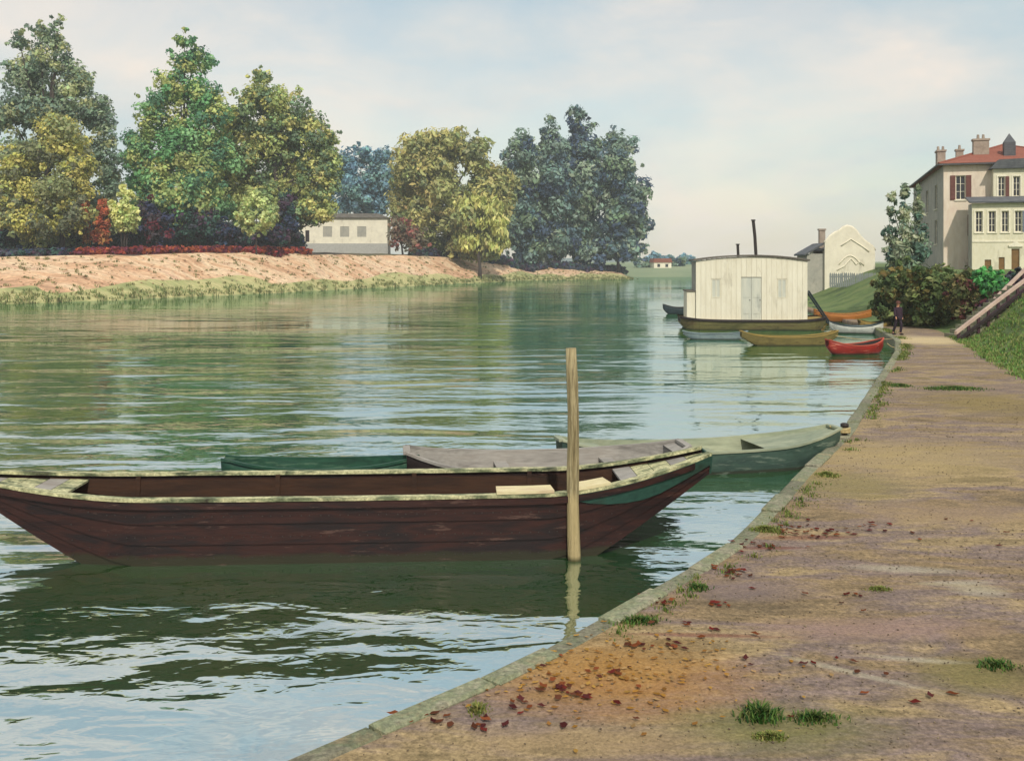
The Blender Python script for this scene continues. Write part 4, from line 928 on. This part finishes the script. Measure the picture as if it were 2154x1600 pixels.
# neighbours of the barge
a = at(1500, 1000, z=0)
boat('punt', 'grey green punt moored behind the barge with its bow at the quay', (3.85, 20.0, 0), R(13), 6.0, 1.45, .44, .28, .15, 'punt', ('puntgreen', 'puntpale', 'puntpale'), 'boats beside the barge', deck=(.35, -.6), thwarts=(-.3, .1))
boat('skiff', 'dark green skiff lying along the far side of the barge', (-3.25, 16.75, 0), R(2), 3.3, 1.0, .74, .12, .12, 'row', ('greencloth', 'greencloth', 'greencloth'), 'boats beside the barge', thwarts=(-.35, .1, .45), deck=(-.99,))
boat('punt', 'weathered grey punt alongside the barge with its open inside showing', (.62, 17.2, 0), R(7), 4.9, 1.95, .70, .26, .12, 'punt', ('dark', 'bargegrey', 'bargegrey', 'bargein'), 'boats beside the barge', thwarts=(-.3, .45), deck=(.8,))

# mooring post and line on the quay
p = at(1765, 918, z=.36)
mp_ = empty('mooring_post', (p.x+.12, p.y, .34), 0, 'short dark iron mooring post on the quay edge with pale rope', 'bollard')
m_ = MB(); m_.tube([(0,0,-.1),(0,0,.05),(0,0,.22),(0,0,.24),(0,0,.30),(0,0,.32)], [.09,.065,.06,.09,.09,.05], 12); m_.build('shaft', M['iron'], mp_, True)
m_ = MB(); m_.tube([(.11*math.cos(t), .11*math.sin(t), .1+t*.006) for t in np.linspace(0, 2*math.pi*3, 50)], .022, 6); m_.build('rope_turn', M['rope'], mp_, True)
rl = empty('mooring_line', (p.x, p.y, .5), 0, 'slack rope from the grey green punt to the iron post', 'rope')
e_ = Vector((3.85+2.9*math.cos(R(13)), 20.0+2.9*math.sin(R(13)), .75))-Vector((p.x, p.y, .5))
m_ = MB(); m_.tube([Vector((.05, 0, 0)).lerp(e_, t)+Vector((0, 0, -.12*math.sin(math.pi*t))) for t in np.linspace(0, 1, 9)], .016, 6); m_.build('line', M['rope'], rl, True)

# houseboat
hb = empty('houseboat', (0, 0, 0), 0, 'white houseboat cabin with a dark cambered roof and two stovepipes', 'houseboat')
c0 = at(1590, 695, z=0); hb.location = (c0.x, c0.y+1.9, 0); hb.rotation_euler = (0, 0, R(-5))
HS = []
for i in range(25):
    t = -1+2*i/24; x = t*4.4+.1; a = abs(t)
    bt = 1.95 if a < .75 else 1.95-.8*((a-.75)/.25)**1.5
    HS.append((x, bt*.85, bt, -.35+.7*max(0, (a-.8)/.2)**1.5, .62+.16*a**4))
ho, hi_ = hull_mesh(HS, .06); ho.build('hull', M['hullolive'], hb); hi_.build('lining', M['dark'], hb)
for s_ in (-1, 1):
    g_ = MB(); g_.sweep([(q[0], s_*(q[2]+.02), q[4]-.03) for q in HS], .12, .13); g_.build('rubbing_strake', M['dark'], hb)
d_ = MB()
for q, q2 in zip(HS[:-1], HS[1:]): d_.add([(q[0],-q[2]+.07,q[4]-.06),(q2[0],-q2[2]+.07,q2[4]-.06),(q2[0],q2[2]-.07,q2[4]-.06),(q[0],q[2]-.07,q[4]-.06)], [(0,1,2,3)])
d_.build('deck', M['mustard'], hb)
CX0, CX1, CY0, CY1, CZ0 = -3.42, 3.3, -1.6, 1.1, .58
def ztop(x): return 4.25+.28*(1-((x-(CX0+CX1)/2)/3.43)**2)
nb = 22; bw = (CX1-CX0)/nb
dx0, dx1 = CX0+9*bw, CX0+13*bw
wins = [(3, 5), (16, 18)]
for k in range(nb):
    x0_, x1_ = CX0+k*bw+.005, CX0+(k+1)*bw-.005; yo = random.uniform(0, .018)
    segs = [(CZ0, ztop((x0_+x1_)/2)-.03)]
    if 9 <= k < 13: segs = [(3.25, segs[0][1])]
    for (a_, b_) in wins:
        if a_ <= k < b_: segs = [(CZ0, 1.95), (3.15, ztop((x0_+x1_)/2)-.03)]
    for (za, zb) in segs: m_ = MB(); m_.box(x0_, x1_, CY0-.03+yo, CY0+.02, za, zb); m_.build('wall_board', M['cream'], hb)
m_ = MB(); m_.prism([(CX0+.03, CZ0), (dx0, CZ0), (dx0, 3.3), (dx1, 3.3), (dx1, CZ0), (CX1-.03, CZ0)]+[(x, ztop(x)-.08) for x in np.linspace(CX1-.03, CX0+.03, 9)], CY0+.022, CY0+.10); m_.build('front_frame', M['cream'], hb)
for (a_, b_) in wins:
    x0_, x1_ = CX0+a_*bw+.03, CX0+b_*bw-.03
    f = MB(); f.box(x0_, x0_+.05, CY0-.02, CY0+.018, 1.97, 3.13); f.box(x1_-.05, x1_, CY0-.02, CY0+.018, 1.97, 3.13); f.box(x0_+.05, x1_-.05, CY0-.02, CY0+.018, 1.97, 2.02); f.box(x0_+.05, x1_-.05, CY0-.02, CY0+.018, 3.08, 3.13); f.box((x0_+x1_)/2-.02, (x0_+x1_)/2+.02, CY0-.02, CY0+.018, 2.02, 3.08)
    w_ = f.build('window', M['cream'], hb)
    f = MB(); f.box(x0_+.055, x1_-.055, CY0+.004, CY0+.016, 2.025, 3.075); f.build('curtain', M['creamgrey'], w_)
for (a_, b_) in ((dx0+.01, (dx0+dx1)/2-.01), ((dx0+dx1)/2+.01, dx1-.01)):
    f = MB(); f.box(a_, b_, CY0+.03, CY0+.08, CZ0, 3.24); f.box(a_+.1, b_-.1, CY0+.012, CY0+.029, 1.0, 1.8); f.box(a_+.1, b_-.1, CY0+.012, CY0+.029, 2.0, 3.1)
    q = f.build('door', M['creamgrey'], hb)
    k_ = MB(); k_.tube([(b_-.08, CY0+.03, 1.85), (b_-.08, CY0-.04, 1.85)], .025, 6); k_.build('handle', M['iron'], q)
m_ = MB(); m_.box(CX0, CX0+.06, CY0+.11, CY1, CZ0, 4.2); m_.build('end_wall', M['grey'], hb)  # shade of the left end carried as grey colour, both ends alike
m_ = MB(); m_.box(CX1-.06, CX1, CY0+.11, CY1, CZ0, 4.2); m_.build('end_wall', M['grey'], hb)
m_ = MB(); m_.box(CX0+.07, CX1-.07, CY1-.06, CY1, CZ0, 4.2); m_.build('rear_wall', M['cream'], hb)
m_ = MB(); xs_ = np.linspace(CX0-.16, CX1+.14, 13); m_.prism([(x, ztop(x)-.01) for x in xs_]+[(x, ztop(x)+.085) for x in xs_[::-1]], CY0-.14, CY1+.2); rf = m_.build('roof', M['roofdark'], hb)
m_ = MB(); m_.tube([(-.62, 0, 4.4), (-.66, 0, 5.25)], .085, 8); m_.tube([(-.66, 0, 5.251), (-.66, 0, 5.31)], .13, 8); m_.build('stovepipe', M['iron'], hb, False)
m_ = MB(); m_.tube([(.48, 0, 4.4), (.40, 0, 5.8), (.30, 0, 6.75)], .10, 8); m_.tube([(.30, 0, 6.751), (.30, 0, 6.83)], .14, 8); m_.build('stovepipe', M['iron'], hb, False)
m_ = MB(); m_.box(-3.95, CX0-.005, CY0+.15, CY1-.2, CZ0, 2.35); m_.build('stern_locker', M['cream'], hb)
m_ = MB(); m_.box(-4.0, CX0-.004, CY0+.08, CY1-.13, 2.352, 2.42); m_.build('locker_lid', M['roofdark'], hb)

# small boats around the houseboat
SB = 'small boats moored near the houseboat'
p = at(1807, 746, z=0); boat('rowing_boat', 'red rowing boat moored by the end of the quay', (p.x, p.y+.45, 0), R(16), 2.95, 1.15, .40, .28, .12, 'row', ('red', 'redrim', 'dark'), SB)
p = at(1662, 728, z=0); boat('punt', 'long olive punt moored left of the red rowing boat', (p.x+.1, p.y+.55, 0), R(3), 4.9, 1.05, .42, .30, .10, 'punt', ('olive', 'mustard', 'olive'), SB)
p = at(1508, 715, z=0); boat('punt', 'blue grey flat boat in front of the houseboat hull', (p.x, p.y+.5, 0), R(-3), 3.4, 1.0, .28, .16, .10, 'punt', ('bluegrey', 'bluegrey', 'darkblue'), SB)
p = at(1428, 660, z=0); boat('rowing_boat', 'dark boat showing past the left end of the houseboat', (p.x+.3, p.y, 0), R(8), 3.2, 1.1, .5, .28, .1, 'row', ('darkblue', 'dark', 'dark'), SB)
p = at(1806, 702, z=0); boat('rowing_boat', 'white skiff with a dark rim behind the red rowing boat', (p.x, p.y+.4, 0), R(-14), 3.0, 1.1, .42, .26, .1, 'row', ('whiteboat', 'darkblue', 'bluegrey'), SB)
p = at(1778, 678, z=0); boat('rowing_boat', 'varnished orange wooden boat between the houseboat and the grass', (p.x, p.y+.5, 0), R(-8), 3.9, 1.25, .55, .34, .1, 'row', ('orange', 'orange', 'mustard'), SB)
p = at(1850, 690, z=.2); boat('rowing_boat', 'mustard brown boat drawn up where the towpath ends', (p.x, p.y+.6, .1), R(24), 2.6, 1.0, .38, .22, .08, 'row', ('mustard', 'olive', 'dark'), SB)
for (a, b, lab) in ((at(1866, 722, z=.5), at(1893, 728, z=.36), 'thin rope tying the red rowing boat to the quay edge'), (at(1758, 706, z=.72), at(1880, 712, z=.36), 'thin rope from the long olive punt to the quay')):
    ro = empty('mooring_line', tuple(a), 0, lab, 'rope'); d_ = b-a
    m_ = MB(); m_.tube([d_*t+Vector((0, 0, -.12*math.sin(math.pi*t))) for t in np.linspace(0, 1, 8)], .018, 5); m_.build('line', M['rope'], ro, True)
# gangway of the houseboat
ga = at(1701, 612, d=63.2); gb = at(1748, 682, d=65.0)
gw = empty('gangway', tuple(gb), 0, 'dark slanting ladder gangway at the right end of the houseboat', 'gangway')
d_ = ga-gb
for s_ in (0, .55):
    m_ = MB(); m_.tube([Vector((0, s_, 0)), d_+Vector((0, s_, 0))], .06, 6); m_.build('rail', M['darkblue'], gw)
for k in range(9):
    q = d_*((k+.5)/9); m_ = MB(); m_.box(q.x-.07, q.x+.07, .06, .49, q.z-.02, q.z+.02); m_.build('rung', M['darkblue'], gw)

# ------------------------------------------------------------------ the person on the towpath
pf = at(1889, 704, z=.35)
pe = empty('person', (pf.x, pf.y, .35), R(20), 'person in dark clothes and brown hat walking on the towpath', 'person')
def skin(name, verts, edges, radii, mat, parent, root_=0, sub=2):
    me = bpy.data.meshes.new(name); me.from_pydata(verts, edges, []); o = link(name, me, mat, parent)
    md = o.modifiers.new('skin', 'SKIN'); md.use_smooth_shade = True
    if not me.skin_vertices:
        return o
    for i, r_ in enumerate(radii):
        rr = r_ if hasattr(r_, '__len__') else (r_, r_); me.skin_vertices[0].data[i].radius = rr
    me.skin_vertices[0].data[root_].use_root = True
    ms = o.modifiers.new('sub', 'SUBSURF'); ms.levels = sub; ms.render_levels = sub
    return o
BV = [(0,0,.93),(0,0,1.15),(0,.01,1.36),(0,.01,1.47),(0,-.01,1.58),(0,-.015,1.68),
      (.19,0,1.39),(.25,.05,1.12),(.24,-.04,.88),(.24,-.07,.80),(-.19,0,1.39),(-.25,-.05,1.12),(-.25,-.14,.90),(-.25,-.17,.82),
      (.1,0,.90),(.11,-.13,.48),(.11,-.05,.08),(.11,-.2,.03),(-.1,0,.90),(-.11,.08,.48),(-.11,.25,.10),(-.11,.12,.03)]
BE = [(0,1),(1,2),(2,3),(3,4),(4,5),(2,6),(6,7),(7,8),(8,9),(2,10),(10,11),(11,12),(12,13),(0,14),(14,15),(15,16),(16,17),(0,18),(18,19),(19,20),(20,21)]
BR = [(.13,.09),(.11,.08),(.12,.08),.055,(.085,.10),(.075,.09),.065,.05,.038,.035,.065,.05,.038,.035,.09,.06,.045,.035,.09,.06,.045,.035]
skin('body', BV, BE, BR, M['skin'], pe)
skin('coat', [(0,0,.80),(0,0,.95),(0,0,1.15),(0,.01,1.36),(0,.01,1.44),(.19,0,1.39),(.25,.05,1.12),(.24,-.03,.91),(-.19,0,1.39),(-.25,-.05,1.12),(-.25,-.13,.93)],
     [(0,1),(1,2),(2,3),(3,4),(3,5),(5,6),(6,7),(3,8),(8,9),(9,10)], [(.20,.15),(.185,.14),(.175,.135),(.20,.15),.12,.095,.066,.055,.082,.066,.055], M['coat'], pe, 2)
skin('trousers', [(0,0,.93),(.1,0,.88),(.11,-.13,.48),(.11,-.05,.10),(-.1,0,.88),(-.11,.08,.48),(-.11,.24,.13)], [(0,1),(1,2),(2,3),(0,4),(4,5),(5,6)], [(.165,.125),.105,.078,.066,.105,.078,.066], M['trouser'], pe)
m_ = MB(); m_.tube([(0,-.015,1.66),(0,-.015,1.672),(0,-.015,1.675),(0,-.015,1.76),(0,-.015,1.79)], [.17,.17,.112,.105,.06], 14); m_.build('hat', M['hat'], pe, True)
m_ = MB()
for sx in (.11, -.11):
    y0_ = -.2 if sx > 0 else .10
    m_.tube([(sx, y0_+.16, .05), (sx, y0_+.05, .05), (sx, y0_-.06, .035)], [.055, .055, .035], 8)
m_.build('shoes', M['dark'], pe, True)

# ------------------------------------------------------------------ towpath: grass, leaves, puddles, stones
def blades(n, rx, ry, h, pal, rng, w_=.012):
    a = rng.uniform(0, 2*math.pi, n); r_ = np.minimum(np.abs(rng.normal(size=n))*.5, 1.15)
    x = np.cos(a)*r_*rx; y = np.sin(a)*r_*ry
    hh_ = h*rng.uniform(.4, 1.1, n)*(1-.45*r_); dir_ = rng.uniform(0, 2*math.pi, n); ln = rng.uniform(.3, 1.1, n)*hh_
    dx = np.cos(dir_)*ln; dy = np.sin(dir_)*ln; px_ = -np.sin(dir_)*w_; py_ = np.cos(dir_)*w_
    b0 = np.c_[x-px_, y-py_, 0*x-.01]; b1 = np.c_[x+px_, y+py_, 0*x-.01]
    m0 = np.c_[x+dx*.4+px_*.8, y+dy*.4+py_*.8, hh_*.7]; m1 = np.c_[x+dx*.4-px_*.8, y+dy*.4-py_*.8, hh_*.7]
    t0 = np.c_[x+dx+px_*.15, y+dy+py_*.15, hh_]; t1 = np.c_[x+dx-px_*.15, y+dy-py_*.15, hh_]
    V = np.stack([b0, b1, m0, m1, t0, t1], 1).reshape(-1, 3); k = np.arange(n)*6
    Fq = np.concatenate([np.c_[k, k+1, k+2, k+3], np.c_[k+3, k+2, k+4, k+5]])
    pal = np.array(pal); T = pal[rng.integers(len(pal), size=n)]*rng.uniform(.7, 1.3, (n, 1)); return V, Fq, np.repeat(T, 6, 0)
GR = [(.07,.17,.04), (.12,.21,.05), (.12,.16,.05), (.05,.12,.04), (.20,.22,.08)]; GY = [(.22,.25,.07), (.16,.22,.06), (.30,.28,.10)]
tufts = [
    (2005, 818, 1.05, .5, .10, 1500, GR, 'long bright green patch of grass across the far towpath'),
    (1893, 812, .38, .42, .10, 600, GR, 'bright green grass patch at the quay edge by the long green patch'),
    (1468, 1238, .18, .16, .07, 300, GR, 'small green tuft at the quay edge above the ochre patch'),
    (1345, 1308, .28, .12, .08, 420, GR, 'green tuft of grass touching the coping stones beside the ochre patch'),
    (1600, 1508, .20, .16, .13, 380, GR, 'upright dark green tuft in the middle of the bottom path'),
    (1715, 1512, .26, .12, .08, 380, GR, 'green tuft just right of the upright dark green one'),
    (1620, 1550, .13, .07, .05, 900, GY, 'thin trampled yellow green grass below the upright dark green tuft'),
    (2095, 1402, .22, .14, .08, 340, GR, 'dark green tuft at the right edge of the path'),
    (1850, 1240, .18, .10, .05, 360, GY, 'sparse yellow green tuft beside the long pale puddle'),
    (1005, 1495, .10, .14, .07, 220, GY, 'pale green tuft by the coping stones among red leaves'),
    (1740, 1000, .20, .2, .08, 620, GY, 'yellow green tuft at the quay edge across from the punt bow'),
    (1610, 1115, .20, .14, .07, 1100, GY, 'yellow green tuft at the quay edge by the red leaves'),
]
for i, (px, py, rx, ry, h, n, pal, lab) in enumerate(tufts):
    p = at(px, py, z=.35); rng = np.random.default_rng(100+i)
    V, Fq, T = blades(n, rx, ry, h, pal, rng, .006+.00025*p.y)
    tag(np_mesh('grass_tuft', V, Fq, M['foliage'], None, T, loc=(p.x, p.y, .345)), lab, 'grass tuft', 'grass tufts on the towpath')
rng = np.random.default_rng(77); VV, FF, TT, nn = [], [], [], 0
for y in np.arange(6, 56, .22):                          # grass along the edge stones
    if math.sin(y*1.3)+math.sin(y*.47+1) + rng.uniform(-.8, .8) < -.2: continue
    x = float(xR(y))+COPE+rng.uniform(.02, .35)
    V, Fq, T = blades(34, .14+.006*y, .2, .055+.001*y, GY+GR[1:3], rng, .005+.00025*y)
    VV.append(V+np.array([x, y, .345])); FF.append(Fq+nn); TT.append(T); nn += len(V)
tag(np_mesh('verge_grass', np.concatenate(VV), np.concatenate(FF), M['foliage'], None, np.concatenate(TT)), 'ragged yellow green grass along the quay edge', 'grass', None, 'stuff')
# grass on the slope
VV, FF, TT, nn = [], [], [], 0
for _ in range(1500):
    y = rng.uniform(29, 50); o = rng.uniform(-.3, 5.0); x = float(xR(y)+Wp(y))+o
    if (x/y)*F+HX > 2230: continue
    V, Fq, T = blades(16, .3, .3, .16, [(.13,.27,.07), (.18,.34,.08), (.26,.31,.10), (.30,.30,.12)], rng, .016)
    VV.append(V+np.array([x, y, float(zbank(y, max(o, 0)))])); FF.append(Fq+nn); TT.append(T); nn += len(V)
tag(np_mesh('grass', np.concatenate(VV), np.concatenate(FF), M['foliage'], None, np.concatenate(TT)), 'green grass on the slope of the right bank', 'grass', None, 'stuff')
# fallen leaves
spots = [(1180,1448,.10,10),(1105,1482,.10,9),(1222,1470,.07,7),(1284,1416,.05,5),(1010,1527,.10,8),(840,1497,.12,9),(1350,1360,.10,8),(1420,1362,.08,5),(1540,1205,.16,14),
         (1595,1150,.22,14),(1690,1120,.30,24),(1810,1112,.25,10),(1515,1272,.06,6),(1400,1270,.2,6),(905,1520,.1,5),(1440,1330,.3,8),(1700,1250,.5,8),(1330,1240,.2,5),(1250,1440,.5,14),(1950,1500,.8,10),(1780,1380,.6,8),(2000,1120,.8,10)]
V_, F_, T_2, nn = [], [], [], 0
lp = np.array([(.16,.03,.025), (.10,.03,.03), (.22,.07,.03), (.13,.05,.03)])
for (px, py, sp, n) in spots:
    c = at(px, py, z=.35)
    for _ in range(n):
        x, y = c.x+rng.normal()*sp, c.y+rng.normal()*sp*.7; s_ = rng.uniform(.022, .045)*(1+c.y*.03); a = rng.uniform(0, 6.28); z = .362+rng.uniform(0, .012)
        if x < float(xR(y)): continue
        ca, sa = math.cos(a)*s_, math.sin(a)*s_; k = s_*rng.uniform(.1, .5)
        V_ += [(x-ca, y-sa, z+k*.6), (x-ca*.2+sa*.62, y-sa*.2-ca*.62, z+k), (x+ca*.5+sa*.4, y+sa*.5-ca*.4, z+k*.5), (x+ca*1.2, y+sa*1.2, z+k), (x+ca*.5-sa*.4, y+sa*.5+ca*.4, z+k*.4), (x-ca*.2-sa*.62, y-sa*.2+ca*.62, z+k*.9)]
        F_ += [(nn, nn+1, nn+2, nn+3), (nn, nn+3, nn+4, nn+5)]; T_2 += [lp[rng.integers(4)]*rng.uniform(.7, 1.4)]*6; nn += 6
for _ in range(240):                                     # ochre leaves
    c = at(1300, 1415, z=.35); x, y = c.x+rng.normal()*.7, c.y+rng.normal()*.5; s_ = rng.uniform(.018, .04); a = rng.uniform(0, 6.28); z = .36+rng.uniform(0, .01)
    if x < float(xR(y))+.1: continue
    ca, sa = math.cos(a)*s_, math.sin(a)*s_; k = s_*rng.uniform(.1, .4)
    V_ += [(x-ca, y-sa, z+k*.6), (x-ca*.2+sa*.62, y-sa*.2-ca*.62, z+k), (x+ca*.5+sa*.4, y+sa*.5-ca*.4, z+k*.5), (x+ca*1.2, y+sa*1.2, z+k), (x+ca*.5-sa*.4, y+sa*.5+ca*.4, z+k*.4), (x-ca*.2-sa*.62, y-sa*.2+ca*.62, z+k*.9)]
    F_ += [(nn, nn+1, nn+2, nn+3), (nn, nn+3, nn+4, nn+5)]; T_2 += [np.array([(.42,.22,.05), (.50,.30,.08), (.34,.17,.05), (.46,.30,.14)][rng.integers(4)])*rng.uniform(.7, 1.2)]*6; nn += 6
tag(np_mesh('fallen_leaves', V_, F_, M['foliage'], None, np.array(T_2)), 'red and ochre fallen leaves scattered on the towpath', 'leaves', None, 'stuff')
# gravel
V_, F_, T_2 = [], [], []
oc = np.array([(1,0,0),(-1,0,0),(0,1,0),(0,-1,0),(0,0,1),(0,0,-1)], float); of = np.array([(0,2,4),(2,1,4),(1,3,4),(3,0,4),(2,0,5),(1,2,5),(3,1,5),(0,3,5)])
npb = 7000; yy_ = 6+rng.uniform(0, 1, npb)**1.7*22; xx_ = xR(yy_)+COPE+.05+rng.uniform(0, 1, npb)*9
s_ = rng.uniform(.004, .012, npb)*(1+yy_*.03); an_ = rng.uniform(0, 6.28, npb)
R3 = rng.uniform(.6, 1.2, (npb, 6, 1)); oo = oc[None]*R3*np.array([1, 1, .7]); ca, sa = np.cos(an_)[:, None], np.sin(an_)[:, None]; oo = np.stack([oo[..., 0]*ca-oo[..., 1]*sa, oo[..., 0]*sa+oo[..., 1]*ca, oo[..., 2]+.35*oo[..., 0]], -1)
V_ = (oo*s_[:, None, None]+np.stack([xx_, yy_, np.full(npb, .355)], 1)[:, None, :]).reshape(-1, 3)
F_ = (of[None]+6*np.arange(npb)[:, None, None]).reshape(-1, 3)
T_2 = np.repeat(np.array([srgb(142,128,108), srgb(124,110,94), srgb(160,146,120), srgb(116,104,92)])[rng.integers(4, size=npb)], 6, 0)
tag(np_mesh('gravel', V_, F_, M['foliage'], None, T_2), 'loose gravel strewn over the towpath', 'gravel', None, 'stuff')
# stones and dry clumps on the sandy bank
rng = np.random.default_rng(41); n_ = 1100; bx_ = rng.uniform(-62, 26, n_); by_ = yL(bx_)+7+19*rng.uniform(0, 1, n_)**1.3
c_ = np.stack([bx_, by_, zL(bx_, by_)+.03], 1); s_ = rng.uniform(.05, .17, n_)
V_ = (oc[None]*rng.uniform(.6, 1.3, (n_, 6, 1))*np.array([1.4, 1, .6])*s_[:, None, None]+c_[:, None, :]).reshape(-1, 3)
F_ = (of[None]+6*np.arange(n_)[:, None, None]).reshape(-1, 3)
T_2 = np.repeat(np.array([srgb(206,186,156), srgb(176,140,114), srgb(150,124,104), srgb(196,164,132)])[rng.integers(4, size=n_)], 6, 0)
tag(np_mesh('stones', V_, F_, M['foliage'], None, T_2), 'stones strewn over the sandy far bank', 'stones', None, 'stuff')
# long grass on the far water's edge
rng = np.random.default_rng(31); VV, FF, TT, nn = [], [], [], 0
for _ in range(900):
    x = rng.uniform(-62, 29.5); v_ = rng.uniform(-.2, 7)*rng.uniform(.2, 1); y = float(yL(x))+v_
    V, Fq, T = blades(12, .7, .7, .5, [(.26,.30,.12), (.34,.35,.16), (.18,.25,.10), (.42,.38,.20)], rng, .05)
    VV.append(V+np.array([x, y, float(zL(x, y))])); FF.append(Fq+nn); TT.append(T); nn += len(V)
for _ in range(380):
    x = rng.uniform(-62, 24); y = float(yL(x))+rng.uniform(6, 25)
    V, Fq, T = blades(14, .5, .5, .35, [(.30,.28,.13), (.24,.26,.11), (.36,.30,.17)], rng, .05)
    VV.append(V+np.array([x, y, float(zL(x, y))])); FF.append(Fq+nn); TT.append(T); nn += len(V)
tag(np_mesh('shore_grass', np.concatenate(VV), np.concatenate(FF), M['foliage'], None, np.concatenate(TT)), 'pale green grass along the water edge of the far bank', 'grass', None, 'stuff')
# ------------------------------------------------------------------ air between here and the far bank
hm = bpy.data.materials.new('river_haze'); hm.use_nodes = True; t = hm.node_tree; t.nodes.clear()
o = t.nodes.new('ShaderNodeOutputMaterial'); v = t.nodes.new('ShaderNodeVolumePrincipled')
v.inputs['Color'].default_value = (.93, .97, 1, 1); v.inputs['Density'].default_value = .00042; v.inputs['Anisotropy'].default_value = .2
t.links.new(v.outputs['Volume'], o.inputs['Volume'])
m_ = MB(); m_.box(-1300, 1300, -320, 1320, -2.6, 44)
hz = m_.build('haze', hm); tag(hz, 'thin pale river haze', None, None, 'stuff')
